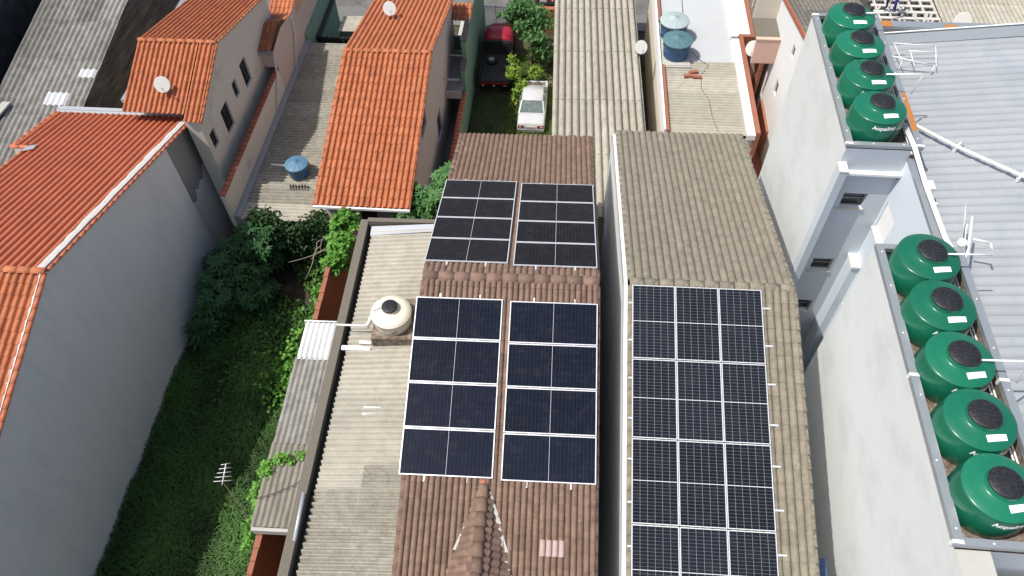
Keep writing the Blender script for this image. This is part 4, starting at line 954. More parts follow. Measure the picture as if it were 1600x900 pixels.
# terrace beside it
mb = MB(); mb.box(-6.34, -5.56, 30.3, 34.3, 2.3, 2.45); tr = mb.build('terrace_floor', 'floor_grey', eh)
for bx_ in ((-6.34,-5.56,30.2,30.29,2.2,2.62),(-6.34,-5.56,30.22,30.28,3.28,3.36),(-6.34,-5.56,33.72,33.78,3.3,3.38),(-6.34,-5.56,32.0,32.05,3.4,3.46)):
    mb = MB(); mb.box(*bx_); mb.build('rail', 'concrete_pale', tr)
mb = MB(); mb.box(-6.33,-5.98,33.74,33.76,2.5,3.29); mb.box(-5.94,-5.58,33.74,33.76,2.5,3.29); mb.build('glass_panel', 'glass_green', tr)
mb = MB(); slope(mb, -6.7, -5.35, 33.7, 4.28, 34.7, 4.62, period=.2, amp=.06, pf=pf_roman, course=.36, step=.03); mb.build('canopy', 'terracotta', eh)
mb = MB(); mb.box(-6.34,-5.56,34.3,36.5,2.2,2.4); mb.box(-6.1,-5.9,34.9,35.1,2.4,2.7); mb.build('front_balcony', 'concrete_pale', eh)
mb = MB(); mb.box(-6.34, -5.62, 20.6, 38.9, -.02, .03); tag(mb.build('alley_floor', 'floor_grey'), None, None, kind='structure')
gw = MB(); gw.box(-5.62, -5.42, 22.0, 31.0, 0, 2.0); gw.box(-5.62, -5.42, 31.0, 31.9, 0, 3.3); gw.box(-5.62, -5.42, 31.9, 39.4, 0, 4.3)
gwo = tag(gw.build('boundary_wall', 'wall_green'), 'pale green wall with red coping between the orange roofed house and the yard', 'wall')
gw = MB(); caps(gw, (-5.52,22.0,2.0), (-5.52,30.95,2.0), .14, .3, flat=.5); gw.build('coping', 'terracotta_red', gwo)
gw = MB(); gw.box(-5.66,-5.38,31.9,39.45,4.303,4.38); gw.box(-5.66,-5.38,30.98,31.89,3.303,3.37); gw.build('capping', 'concrete', gwo)
mb = MB(); mb.beam((-9.65,20.42,4.55), (-9.0,20.2,3.5), .16, .22); tag(mb.build('sloping_kerb', 'concrete_pale'), 'pale sloping wall head under the eave of the orange roofed house', 'wall')
# dishes
def dish(label, loc, face, r=.32, base=None):
    t = thing('satellite_dish', label, 'satellite dish', loc); f = Vector(face).normalized(); a = f.cross(Vector((0,0,1))).normalized(); b = a.cross(f); c = Vector(loc)+Vector((0,0,.45))
    mb = MB(); n = 40; rings = [0,.3,.6,.85,1.0]
    for k, q in enumerate(rings):
        for i in range(n):
            th = 2*math.pi*i/n; p = c + a*math.cos(th)*r*q*.92 + b*math.sin(th)*r*q + f*(.07*q*q-.07); mb.v.append(tuple(p))
    for k in range(len(rings)-1):
        for i in range(n): mb.idx((k*n+i, k*n+(i+1)%n, (k+1)*n+(i+1)%n, (k+1)*n+i), 0, .5, True)
    o = len(mb.v)
    for i in range(n):
        th = 2*math.pi*i/n
        mb.v.append(tuple(c + a*math.cos(th)*r*.94 + b*math.sin(th)*r*1.02 - f*.012)); 
    for i in range(n): mb.idx(((len(rings)-1)*n+i, (len(rings)-1)*n+(i+1)%n, o+(i+1)%n, o+i), 0)
    mb.idx([o+i for i in range(n)][::-1])
    mb.build('reflector', 'dish', t)
    mb = MB(); mb.tube([Vector(loc), Vector(loc)+Vector((0,0,.3)), c-f*.09], .022); mb.tube([c-b*r*.95, c-b*r*.5+f*.34], .011); mb.tube([c-b*r*.5+f*.30, c-b*r*.5+f*.42], .03); mb.build('mount', 'steel', t)
    mb = MB(); p = c+b*r*.2-f*.05
    for k in range(4):
        q = p+a*(k-1.5)*.045; mb.face([tuple(q-a*.018-b*.02+f*.02), tuple(q+a*.018-b*.02+f*.02), tuple(q+a*.018+b*.02+f*.02), tuple(q-a*.018+b*.02+f*.02)])
    mb.build('print_mark', 'red_print', t)
    return t
dish('satellite dish on the orange roof of the cream house, at the upper left', (-16.25,23.4,cz(23.4)+.06), (.35,-.75,.65))
dish('satellite dish high on the orange roof in the upper middle', (-8.65,30.9,ez(30.9)+.04), (.3,-.75,.65))
dish('satellite dish on the edge of the long ribbed grey roof beside the dark gap', (3.15,31.8,3.98), (.15,-.8,.6))
dish('satellite dish on the brick parapet above the alley', (8.35,31.6,4.25), (-.25,-.8,.55), .36)
# ------------------------------------------------------------------ yard, gate, walls, street edge
g = MB(); g.face([(-5.42,20.9,.006),(-.9,20.9,.006),(-1.2,39.4,.006),(-5.42,39.4,.006)]); structure('yard', g, 'soil_grass')
gt = thing('gate', 'white metal gate with chevron bars closing the yard from the street', 'gate', (-4.7,39.0,0))
mb = MB(); x0, x1, zt = -5.36, -4.05, 1.75
mb.box(x0,x1,38.97,39.03,zt-.06,zt); mb.box(x0,x1,38.97,39.03,.05,.1)
for x in (x0, (x0+x1)/2, x1): mb.box(x-.03,x+.03,38.965,39.035,.05,zt)
mb.build('frame', 'white', gt)
mb = MB(); xm = (x0+x1)/2
for s in (-1, 1):
    for k in range(-5, 14):
        z = k*.16; p0 = (xm, z); p1 = (xm+s*.62, z+.62)
        if p1[1] > zt-.05:
            f = (zt-.05-p0[1])/.62; p1 = (xm+s*.62*f, zt-.05)
        if p0[1] < .1:
            f = (.1-p0[1])/.62; p0 = (xm+s*.62*f, .1)
        if p1[1]-p0[1] > .03 and p0[1] < zt-.1: mb.beam((p0[0],39.0,p0[1]), (p1[0],39.0,p1[1]), .02, .055)
mb.build('chevron_bars', 'white', gt)
mb = MB(); mb.box(-4.0,-1.1,39.15,39.35,0,1.5); bwl = tag(mb.build('brick_wall', 'brick'), 'low red brick wall behind the yard trees at the street', 'wall')
mb = MB(); mb.box(-4.02,-1.08,39.12,39.38,1.502,1.58); mb.build('capping', 'terracotta_dull', bwl)
sh = thing('street_shelter', 'small corrugated lean-to and dark gate at the street end of the flat roof shed', 'shed', (-12,36,0))
mb = MB(); sheet(mb, (-13.0,36.9,2.2), (0,-1,0), (1,0,.02), 1.5, 3.0, .2, .05, pf_sine, 3.5, step=.006); mb.build('roof', 'asbestos', sh)
mb = MB()
for k in range(16): mb.box(-14.0+k*.29, -13.87+k*.29, 34.5, 34.56, 0, 2.5)
mb.box(-14.05,-9.5,34.57,34.62,0,2.4); mb.box(-13.9,-13.75,34.6,38.9,2.3,2.5); mb.build('slatted_gate', 'iron_dark', sh)
mb = MB(); mb.box(-14.08,-13.98,33.4,38.8,0,3.4); mb.build('side_wall', 'wall_green', sh)
# ------------------------------------------------------------------ cars
def loft(mb, secs, mi=0):
    n = len(secs[0]); b = len(mb.v)
    for s in secs: mb.v.extend([tuple(p) for p in s])
    for i in range(len(secs)-1):
        for k in range(n): mb.idx((b+i*n+k, b+i*n+(k+1)%n, b+(i+1)*n+(k+1)%n, b+(i+1)*n+k), mi, .5, True)
    mb.idx([b+k for k in range(n)][::-1], mi); mb.idx([b+(len(secs)-1)*n+k for k in range(n)], mi)
def sec(y, w, z0, z1, r=.08, wt=None):
    wt = wt or w*.96; pts = [(w*.9,z0),(w,z0+r),(w,(z0+z1)/2),(wt,z1-r),(wt-r,z1-r*.2),(wt*.5,z1)]
    return [(x,y,z) for x,z in pts]+[(-x,y,z) for x,z in pts[::-1]]
def car(name, label, cat, loc, paint, scale=1.0, engine=False):
    t = thing(name, label, cat, (0,0,0)); mb = MB()
    loft(mb, [sec(.0,.68,.3,.62,.06), sec(.06,.71,.24,.80,.05), sec(.12,.715,.22,.86,.05), sec(.85,.73,.2,.885,.05), sec(1.9,.74,.2,.88,.05), sec(2.9,.735,.2,.86,.05)])
    if engine:
        loft(mb, [sec(2.9,.735,.2,.80,.05), sec(2.92,.735,.2,.62,.05), sec(3.5,.72,.22,.60,.05), sec(3.72,.68,.3,.58,.05)])
        for s in (-1,1): mb.hexa([(s*.60,2.9,.6),(s*.735,2.9,.6),(s*.70,3.72,.55),(s*.58,3.72,.55),(s*.60,2.9,.85),(s*.735,2.9,.84),(s*.69,3.72,.74),(s*.58,3.72,.75)])
        mb.box(-.6,.6,3.62,3.72,.5,.72)
    else:
        loft(mb, [sec(2.9,.735,.2,.86,.05), sec(3.5,.72,.22,.78,.06), sec(3.68,.70,.25,.70,.06), sec(3.75,.66,.3,.6,.06)])
    mb.build('body', paint, t)
    mb = MB()
    def ring(y, w, z, wt, zt): return [(w,y,z),(wt,y,zt),(-wt,y,zt),(-w,y,z)]
    rf = MB(); loft(rf, [[(.54,1.36,1.24),(.5,1.34,1.285),(0,1.33,1.30),(-.5,1.34,1.285),(-.54,1.36,1.24)], [(.575,1.45,1.26),(.53,1.45,1.325),(0,1.45,1.345),(-.53,1.45,1.325),(-.575,1.45,1.26)],
                  [(.58,2.1,1.27),(.53,2.1,1.34),(0,2.1,1.36),(-.53,2.1,1.34),(-.58,2.1,1.27)], [(.56,2.62,1.23),(.52,2.62,1.29),(0,2.62,1.31),(-.52,2.62,1.29),(-.56,2.62,1.23)]])
    for s in (-1, 1):
        for p, q in (((s*.66,.80,.87),(s*.55,1.38,1.27)), ((s*.69,1.95,.88),(s*.575,1.95,1.28)), ((s*.68,3.05,.86),(s*.555,2.60,1.25))): rf.beam(p, q, .07, .05)
    rf.beam((-.66,.80,.885),(.66,.80,.885),.06,.03)
    rf.build('roof', paint, t)
    gl = MB()
    gl.face([(-.62,.86,.89),(.62,.86,.89),(.51,1.355,1.255),(-.51,1.355,1.255)]); gl.face([(.64,3.02,.87),(-.64,3.02,.87),(-.52,2.62,1.25),(.52,2.62,1.25)])
    for s in (-1, 1):
        f = [(s*.685,.95,.88),(s*.70,2.9,.88),(s*.565,2.6,1.25),(s*.565,1.45,1.26)]; gl.face(f if s > 0 else f[::-1])
    gl.build('window_glass', 'car_glass', t)
    for s in (-1, 1):
        lm = MB(); lm.box(min(s*.66,s*.36), max(s*.66,s*.36), -.012, .05, .58, .72); lm.box(min(s*.60,s*.50), max(s*.60,s*.50), -.018, .0, .62, .69, 1); lm.build('tail_light', ['lamp_red','sticker'], t)
    bp = MB(); bp.box(-.70,.70,-.06,.06,.36,.50); bp.build('bumper', 'frame_grey' if engine else 'black_paint', t)
    pl = MB(); pl.box(-.22,.22,-.025,.03,.54,.67); pl.build('number_plate', 'concrete_pale', t)
    for (y, s) in ((.72,-1),(.72,1),(3.0,-1),(3.0,1)):
        wl = MB(); xx = s*.66; wl.tube([(xx-.09,y,.28),(xx+.09,y,.28)], .28, 24); wo = wl.build('wheel', 'rubber', t)
        wl = MB(); wl.tube([(xx+s*.085,y,.28),(xx+s*.1,y,.28)], .16, 16); wl.build('rim', 'steel', wo)
    if engine:
        eg = MB()
        for k in range(40):
            x, y = random.uniform(-.55,.55), random.uniform(2.97,3.6); eg.beam((x,y,.6+random.random()*.12),(x+random.uniform(-.25,.25),y+random.uniform(-.2,.2),.62+random.random()*.25),.03,.03)
        eg.box(-.3,.25,3.05,3.5,.5,.72); eg.build('engine', 'bark', t)
    for s in (-1, 1):
        mr = MB(); mr.box(s*.80-.06, s*.80+.06, 2.55, 2.62, .92, 1.02); mr.build('mirror', 'black_paint', t)
    t.scale = (scale,)*3; t.location = loc; return t
car('abandoned_car', 'old white hatchback with its bonnet missing, parked in the weedy yard', 'car', (-2.09,30.1,0), 'car_white', .98, True)
car('parked_car', 'dark blue car on the street at the top edge behind the brick wall', 'car', (-2.1,41.4,.0), 'car_navy', 1.0)
tk = thing('pickup_truck', 'old truck with a red cab and worn black flat bed in the shaded yard', 'truck', (-4.3,35.2,0))
mb = MB(); mb.box(-5.05,-3.5,33.3,35.7,.85,.95); bed = mb.build('bed', 'bed_dark', tk)
mb = MB()
for x in (-5.08,-3.53): mb.box(x,x+.06,33.3,35.7,.951,1.2)
mb.box(-5.08,-3.47,35.7,35.78,.9,1.75)
for k in range(5): mb.box(-5.05,-3.5,35.66,35.70,1.0+k*.15,1.06+k*.15)
for k in range(9): mb.box(-5.0+k*.165,-4.97+k*.165,33.32,35.66,.951,.975)
mb.build('bed_rail', 'black_paint', bed)
mb = MB(); mb.tube([(-4.55,34.9,.98),(-4.55,34.9,1.16)], .3, 24); wo = mb.build('spare_wheel', 'rubber', tk); mb = MB(); mb.tube([(-4.55,34.9,1.161),(-4.55,34.9,1.18)], .16, 18); mb.build('rim', 'steel', wo)
mb = MB()
cs = lambda y, w, z1: [(x-4.28, y, z) for x, _, z in sec(0, w, .5, z1, .1)]
loft(mb, [cs(35.85,.72,1.72), cs(36.0,.76,1.86), cs(36.7,.76,1.88), cs(37.05,.73,1.78), cs(37.35,.72,1.25), cs(38.3,.68,1.1), cs(38.45,.64,.95)]); mb.build('cab', 'truck_red', tk)
mb = MB(); mb.face([(-4.86,35.835,1.3),(-3.7,35.835,1.3),(-3.74,35.85,1.62),(-4.82,35.85,1.62)]); mb.face([(-3.72,37.36,1.3),(-4.84,37.36,1.3),(-4.8,37.09,1.7),(-3.76,37.09,1.7)]); mb.build('window_glass', 'glass_dark', tk)
for s in (-1, 0, 1):
    mb = MB(); x = -4.28+s*.58; mb.box(x-.1,x+.1,33.22,33.30,.66,.74); mb.box(x-.05,x+.05,33.20,33.22,.68,.72,1); mb.build('tail_light', ['lamp_red','sticker'], tk)
mb = MB(); mb.box(-5.05,-3.5,33.23,33.29,.76,.84); mb.build('tail_bar', 'lamp_red', tk)
for (x, y) in ((-4.95,33.9),(-3.6,33.9),(-4.95,37.5),(-3.6,37.5)):
    mb = MB(); mb.tube([(x-.12,y,.38),(x+.12,y,.38)], .38, 24); mb.build('wheel', 'rubber', tk)
# ------------------------------------------------------------------ long ribbed roof and white roofed house behind
YG = .036
gh = thing('ribbed_roof_building', 'long building under a pale grey deep ribbed roof running to the street', 'building', (2.1,29,0), YG)
mb = MB(); sheet(mb, (.08,20.8,4.0), (1,0,0), (0,1,.0), 4.16, 18.6, .32, .20, pf_kal, 3.6, step=.03, tw=3, jit=.004)
mb.build('roof', 'asbestos', gh)
mb = MB(); wall(mb, 'x', .2, 21, 39.2, 0, 3.95, sgn=-1); wall(mb, 'x', 4.1, 21, 39.2, 0, 3.95, sgn=1); wall(mb, 'y', 21, .2, 4.1, 0, 3.95, sgn=-1); wall(mb, 'y', 39.2, .2, 4.1, 0, 3.95, sgn=1); mb.build('wall', 'wall_cream', gh)
YH = .012
hh = thing('white_roof_house', 'house under a white painted corrugated roof with brick parapets and two blue tanks', 'house', (6.4,31,0), YH)
mb = MB(); sheet(mb, (4.54,38.5,4.0), (0,-1,0), (1,0,.0), 7.2, 3.45, .19, .055, pf_sine, 3.6, step=.006, tw=6, wav=.02); mb.build('roof', 'silver', hh)
mb = MB(); sheet(mb, (4.54,31.28,3.985), (0,-1,0), (1,0,.0), 5.2, 3.45, .19, .115, pf_sine, 3.6, step=.006, tw=6, wav=.02); mb.build('roof_sheet', 'asbestos_x', hh, label='bare grey near half of the white roof')
mb = MB(); mb.box(4.37,4.46,26.1,38.5,3.3,4.30); mb.build('parapet_face', 'wall_pure', hh)
mb = MB(); mb.box(4.462,4.62,26.1,30.75,3.5,4.24); mb.build('brick_parapet', 'brick', hh)
mb = MB(); mb.box(4.462,4.62,34.3,38.5,3.5,4.24); mb.build('brick_parapet', 'brick', hh)
mb = MB(); mb.box(8.34,8.52,26.0,33.2,3.0,4.32); mb.box(8.95,9.12,33.2,38.5,3.0,4.32); mb.box(8.34,9.12,33.0,33.199,3,4.31); mb.build('brick_parapet', 'brick', hh)
mb = MB(); mb.box(7.98,8.338,26.0,33.0,3.9,4.18); mb.box(7.98,8.94,33.2,38.5,3.9,4.18); mb.build('coping', 'wall_pure', hh)
mb = MB(); wall(mb, 'x', 4.372, 26.2, 38.4, 0, 3.3, sgn=-1); wall(mb, 'x', 8.5, 26.1, 38.4, 0, 3.0, sgn=1); wall(mb, 'y', 26.1, 4.37, 8.5, 0, 3.9, sgn=-1); mb.build('wall', 'wall_cream', hh)
mb = MB(); mb.box(4.47,5.85,30.8,34.2,3.85,4.16); mb.box(4.5,5.9,30.7,30.79,3.9,4.14); mb.build('tank_slab', 'concrete_pale', hh)
blue_tank('water_tank', 'blue water tank with a pale grey ribbed lid, rear one on the white roof', (4.72,33.2,4.17), .68, .85, 'lid_grey', None)
blue_tank('water_tank', 'blue water tank with a teal ribbed lid, front one on the white roof', (4.80,31.65,4.17), .68, .85, 'lid_teal', None)
for k, (x, y, a) in enumerate(((5.35,30.15,.1),(5.75,30.1,-.05),(5.6,30.45,.3))):
    mb = MB(); mb.box(-.2,.2,-.09,.09,0,.14)
    for j in range(3): mb.box(-.14+j*.11,-.09+j*.11,-.092,-.089,.04,.10,1)
    o = mb.build('brick', ['brick','terracotta_dull']); o.location = (x,y,4.03); o.rotation_euler = (0,0,a)
    tag(o, 'loose terracotta brick in front of the two blue tanks, ' + ['left one','right one','rear one on top'][k], 'brick', 'loose bricks on the roof')
def cable(pts, label, r=.012, nm='cable'):
    mb = MB(); mb.tube(pts, r, 5); return tag(mb.build(nm, 'wire'), label, 'cable')
cable([(5.35,38,4.1),(5.35,35,4.08),(5.3,33.4,4.1)], 'black cable running up the white roof behind the blue tanks')
cable([(5.4,32.3,4.2),(5.9,31.5,4.1),(6.35,31.0,4.1),(5.95,30.3,4.08),(5.9,29.3,4.08),(6.2,28.5,4.08),(6.25,27.4,4.08),(6.45,26.3,4.08)], 'black cable winding over the bare grey half of the white roof')
cable([(7.65,38.4,4.1),(7.72,33.5,4.1),(7.68,26.2,4.1)], 'dark joint cable along the right side of the white roof', .018)
# ------------------------------------------------------------------ alley, pink house and white house
pk = thing('pink_house', 'salmon pink house front at the end of the narrow alley', 'house', (8.8,31,0))
mb = MB(); mb.box(8.12,9.19,30.5,30.62,4.70,5.94); mb.box(8.10,9.19,30.47,30.66,5.942,6.0); mb.build('front_beam', 'wall_pink', pk)
mb = MB(); mb.box(8.12,9.19,30.66,34.0,5.8,5.94); mb.build('balcony_floor', 'concrete', pk)
mb = MB(); mb.box(8.12,9.19,32.2,32.3,5.941,6.9); mb.build('upper_wall', 'wall_cream', pk)
mb = MB(); mb.box(8.12,9.19,33.0,33.06,7.0,7.08)
for k in range(6): mb.box(8.15+k*.2,8.19+k*.2,33.01,33.05,5.951,7.0)
mb.build('railing', 'white', pk)
mb = MB(); mb.box(8.53,9.19,32.0,32.1,1.0,5.79); mb.build('back_wall', 'wall_pinkish', pk)
mb = MB(); mb.box(8.82,8.96,31.2,31.99,1.001,5.79); mb.build('pillar', 'brick', pk)
mb = MB(); mb.box(9.08,9.195,28.2,30.49,1.001,2.6); mb.build('side_plinth', 'floor_red', pk)
mb = MB(); sheet(mb, (8.12,33.3,6.9), (1,0,0), (0,1,.1), 1.07, 4, .18, .05, pf_sine, 4, step=.006); mb.build('awning', 'asbestos', pk)
g = MB(); g.box(8.5,9.2,22.5,33,.9,1.0); structure('alley_floor', g, 'floor_red')
whb = thing('white_house', 'bright white walled house with tiny windows under a dark corrugated roof', 'house', (11,29,0))
wz = lambda y: 8.19-.23*(y-27.67)
mb = MB(); wh = [(28.2,28.6,6.6,7.15),(28.9,29.35,4.05,4.75)]
wall(mb, 'x', 9.2, 23.3, 39, 0, wz, wh, sgn=-1, depth=.12); wall(mb, 'y', 23.3, 9.2, 12.3, 0, wz(23.3), sgn=-1); mb.build('wall', 'wall_pure', whb)
for h in wh: window(whb, 'x', 9.2, h, sgn=-1, depth=.1, bars=0)
mb = MB(); sheet(mb, (12.4,39,wz(39)+.05), (-1,0,0), (0,-1,.23), 3.25, 15.9, .18, .045, pf_sine, 1.8, step=.01, tw=5); mb.build('roof', 'asbestos_dark', whb)
mb = MB(); mb.hexa([(9.1,23.3,wz(23.3)-.05),(9.2,23.3,wz(23.3)-.05),(9.2,39,wz(39)-.05),(9.1,39,wz(39)-.05),(9.1,23.3,wz(23.3)+.1),(9.2,23.3,wz(23.3)+.1),(9.2,39,wz(39)+.1),(9.1,39,wz(39)+.1)]); mb.build('verge', 'terracotta_dull', whb)
# ------------------------------------------------------------------ far right roofs, rafters and worker
kb = thing('rafter_roof', 'stripped roof with pale rafters and boards where a worker stands', 'roof', (13.7,29.5,0))
mb = MB()
for k in range(9): mb.beam((12.45,28.0+k*.48,8.0-.02*k), (15.05,28.0+k*.48,8.0-.02*k), .16, .05)
for k in range(6): mb.box(12.6+k*.48,12.66+k*.48,27.9,32.2,7.82,7.92)
mb.build('rafter', 'wood', kb)
mb = MB()
for k in range(40):
    x, y = random.uniform(12.6,14.8), random.uniform(28,31.8); a = random.uniform(.1,.4); mb.beam((x,y,7.95),(x+a*.4,y+.3,7.97),.09,.03)
mb.build('roof_scrap', 'concrete_pale', kb)
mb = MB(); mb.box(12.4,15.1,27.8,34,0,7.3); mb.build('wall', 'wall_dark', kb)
fb = thing('fibre_roof_building', 'building at the upper right under a grey corrugated roof with a brown wall end', 'building', (17,29.5,0))
mb = MB(); sheet(mb, (15.1,27.6,7.9), (1,0,0), (0,1,.02), 3.7, 6, .19, .05, pf_sine, 1.5, step=.014, tw=5); mb.build('roof', 'asbestos', fb)
mb = MB(); mb.box(15.12,18.8,27.7,33.5,0,7.85); mb.build('wall', 'concrete', fb)
mb = MB(); mb.box(15.65,21,27.2,27.6,6.0,8.35); mb.build('end_wall', 'concrete', fb)
mb = MB(); mb.box(15.25,15.55,27.55,28.4,7.95,8.15); mb.build('brick_edge', 'brick', fb)
mb = MB(); mb.box(18.85,24,27.7,34,7.4,7.9); mb.build('side_roof', 'silver', fb)
dish('satellite dish on the corrugated roof at the upper right corner', (15.55,28.6,7.95), (-.1,-.8,.55), .38)
def person(label, loc, yaw):
    t = thing('person', label, 'person', (0,0,0))
    J = {'pel':(0,0,.95,.15),'chest':(0,-.22,1.28,.17),'neck':(0,-.36,1.44,.06),'head':(0,-.46,1.52,.09),'top':(0,-.52,1.60,.075),
         'hl':(.1,0,.90,.10),'kl':(.15,-.10,.50,.062),'al':(.17,.03,.09,.042),'tl':(.18,-.15,.035,.035),
         'hr':(-.1,0,.90,.10),'kr':(-.2,-.16,.52,.062),'ar':(-.24,.05,.09,.042),'tr':(-.26,-.13,.035,.035),
         'sl':(.2,-.28,1.34,.065),'el':(.28,-.42,1.1,.045),'wl':(.2,-.60,.92,.034),'sr':(-.2,-.28,1.34,.065),'er':(-.3,-.42,1.1,.045),'wr':(-.2,-.62,.92,.034)}
    E = [('pel','chest'),('chest','neck'),('neck','head'),('head','top'),('pel','hl'),('hl','kl'),('kl','al'),('al','tl'),('pel','hr'),('hr','kr'),('kr','ar'),('ar','tr'),('chest','sl'),('sl','el'),('el','wl'),('chest','sr'),('sr','er'),('er','wr')]
    for s, w in ((1,'wl'),(-1,'wr')):
        x, y, z, _ = J[w]; J['p'+w] = (x, y-.05, z-.05, .028); E.append((w, 'p'+w))
        for f in range(4):
            J[f'f{w}{f}'] = (x+(f-1.5)*.024, y-.10, z-.10-.004*f, .009); J[f'g{w}{f}'] = (x+(f-1.5)*.026, y-.11, z-.145+.006*abs(f-1.5), .008); E += [('p'+w, f'f{w}{f}'), (f'f{w}{f}', f'g{w}{f}')]
        J['t'+w] = (x-s*.05, y-.07, z-.06, .010); E.append(('p'+w, 't'+w))
    ks = list(J)
    me = bpy.data.meshes.new('person_body'); me.from_pydata([J[k][:3] for k in ks], [(ks.index(a), ks.index(b)) for a, b in E], []); o = bpy.data.objects.new('body_tmp', me); COL.objects.link(o)
    md = o.modifiers.new('skin', 'SKIN'); 
    for i, k in enumerate(ks):
        sv = me.skin_vertices[0].data[i] if me.skin_vertices else None
        if sv: sv.radius = (J[k][3], J[k][3]); sv.use_root = (k == 'pel')
    o.modifiers.new('sub', 'SUBSURF').levels = 2
    dg = bpy.context.evaluated_depsgraph_get(); dg.update(); nm = bpy.data.meshes.new_from_object(o.evaluated_get(dg)); bpy.data.objects.remove(o)
    for n in ('cloth_blue','cloth_grey','skin','black_paint','hair'): nm.materials.append(m_[n])
    for p in nm.polygons:
        c = p.center; p.use_smooth = True
        p.material_index = 3 if c.z < .12 else 0 if c.z < 1.0 and c.y > -.28 else 4 if c.y < -.40 and c.z > 1.52 and abs(c.x) < .12 else 2 if (c.y < -.40 and c.z > 1.4 and abs(c.x) < .14) or (c.y < -.48) else 1
    b = bpy.data.objects.new('body', nm); COL.objects.link(b); b.parent = t
    t.location = loc; t.rotation_euler = (0,0,yaw); return t
person('worker in blue trousers bending over the stripped rafters at the top right', (13.05,29.75,8.02), R(-50))
# ------------------------------------------------------------------ fence, lean-to and passage
fz = 5.0
fo = thing('block_fence', 'orange painted block wall between the grass lot and the brown roofed house', 'fence', (-8.18,12,0), YB)
mb = MB(); mb.box(-8.19,-8.12,3.0,20.3,0,fz); mb.build('block_face', 'wall_rust', fo)
mb = MB(); mb.box(-8.26,-8.193,3.0,20.3,0,fz); mb.build('lot_side_face', 'concrete', fo)  # unseen side, coloured grey to cut red bounce onto the blank wall
mb = MB(); y = 3.0
while y < 20.25:
    l = .38; mb.box(-8.275+random.uniform(-.01,.01),-8.11+random.uniform(-.01,.01),y,min(20.3,y+l-.02),fz+.003,fz+.13+random.uniform(-.02,.02)); y += l
mb.build('brick_course', 'brick', fo)
mb = MB(); mb.box(-8.11,-6.24,3,20.3,-.02,.03); o = mb.build('passage_floor', 'concrete_brown'); o.rotation_euler = (0,0,YB); o['kind'] = 'structure'
mb = MB(); mb.tube([(-6.4,17.0,6.2),(-6.4,15.2,6.4),(-6.9,14.6,4.6)], .04); o = mb.build('conduit', 'brick'); o.rotation_euler = (0,0,YB); tag(o, 'thin red pipe on the ledge wall above the orange passage', 'pipe')
ln = thing('lean_to_roof', 'narrow corrugated lean-to over the passage, white at its far end', 'roof', (-7.3,10.6,5.6), YB)
mb = MB(); sheet(mb, (-8.30,7.2,5.70), (1,0,0), (0,1,.012), 2.05, 2.6, .177, .05, pf_sine, 3, step=.01, tw=6, wav=.02); mb.build('roof_sheet', 'asbestos_wy', ln, label='lighter near sheet of the lean-to')
mb = MB(); sheet(mb, (-8.26,9.75,5.745), (1,0,0), (0,1,.012), 2.0, 3.05, .177, .05, pf_sine, 1.7, step=.014, tw=6, wav=.02); mb.build('roof_sheet', 'asbestos_grey', ln, label='dark weathered middle sheet of the lean-to')
mb = MB(); sheet(mb, (-8.20,12.7,5.80), (1,0,0), (0,1,.012), 1.95, 1.45, .177, .05, pf_sine, 3, step=.012, tw=6); mb.tube([(-8.25,14.2,5.86),(-6.3,14.2,5.86)], .03); mb.build('roof_sheet', 'white_sheet', ln, label='white far sheet of the lean-to')
mb = MB(); mb.box(-8.25,-6.26,7.1,7.2,5.42,5.68); mb.box(-8.3,-8.2,7.15,12.6,5.4,5.62); mb.build('fascia', 'concrete_pale', ln)
mb = MB(); mb.lathe([(.09,0),(.11,.05),(.06,.12),(.001,.13)], (-6.75,7.5,5.8), 10); tag(mb.build('clay_pot', 'brick'), 'small orange clay piece on the near end of the lean-to', 'pot').rotation_euler = (0,0,YB)
cable([(-8.5,7.75,5.84),(-8.0,7.95,5.84),(-7.4,8.3,5.84),(-7.0,9.4,5.86),(-6.65,10.5,5.9)], 'black cable lying across the near end of the lean-to')
# yagi antenna on a leaning pole
ya = thing('tv_antenna', 'small white stick antenna on a leaning rusty pole over the shaded grass', 'antenna', (-9.3,7.9,4.5))
mb = MB(); mb.tube([(-8.75,7.35,5.2),(-9.5,8.05,5.15),(-9.95,8.45,5.0)], .011); mb.build('pole', 'bark', ya)
mb = MB(); p, q = Vector((-10.0,8.42,4.98)), Vector((-9.93,8.95,5.35)); mb.tube([p,q], .016)
for k in range(5):
    c = p.lerp(q, .18+k*.2); L = .26-.035*k; mb.tube([c-Vector((L,.06,-.05)), c+Vector((L,.06,-.05))], .009)
mb.build('boom', 'white', ya)
# ------------------------------------------------------------------ plants
random.seed(21)
def plant(name, label, cat, fol, leafm, stems=(), group=None, loc=(0,0,0)):
    t = thing(name, label, cat, loc, 0, group); fol.build('foliage', leafm, t)
    if stems:
        s = MB()
        for pts, r in stems: s.tube(pts, r, 7)
        s.build('trunk', 'bark', t)
    return t
mb = MB()
for (c, r) in (((-14.2,17.6,1.5),(.95,1.1,1.2)), ((-13.6,18.9,1.9),(1.15,1.1,1.3)), ((-13.2,20.1,2.3),(1.1,.8,1.1)), ((-14.4,19.2,1.6),(.8,1.0,1.3)), ((-13.0,18.2,1.2),(.9,.9,.9)), ((-14.6,16.6,.9),(.6,.6,.7))):
    crown(mb, c, r, 260, .40, 'palm', 16, .38, .45, up=1.1, floor=.2)
plant('castor_bush', 'large dark bush with star shaped leaves against the grey side wall', 'bush', mb, 'leaf_dark',
      [([(-14.0,18.2,0),(-13.9,18.3,.8),(-14.2,17.7,1.8)],[.07,.06,.03]), ([(-13.6,19.0,0),(-13.5,19.3,1.0),(-13.2,20,2.6)],[.08,.06,.03]), ([(-13.8,18.6,0),(-13.6,18.7,2.2)],[.06,.03])], loc=(-13.8,18.7,0))
mb = MB()
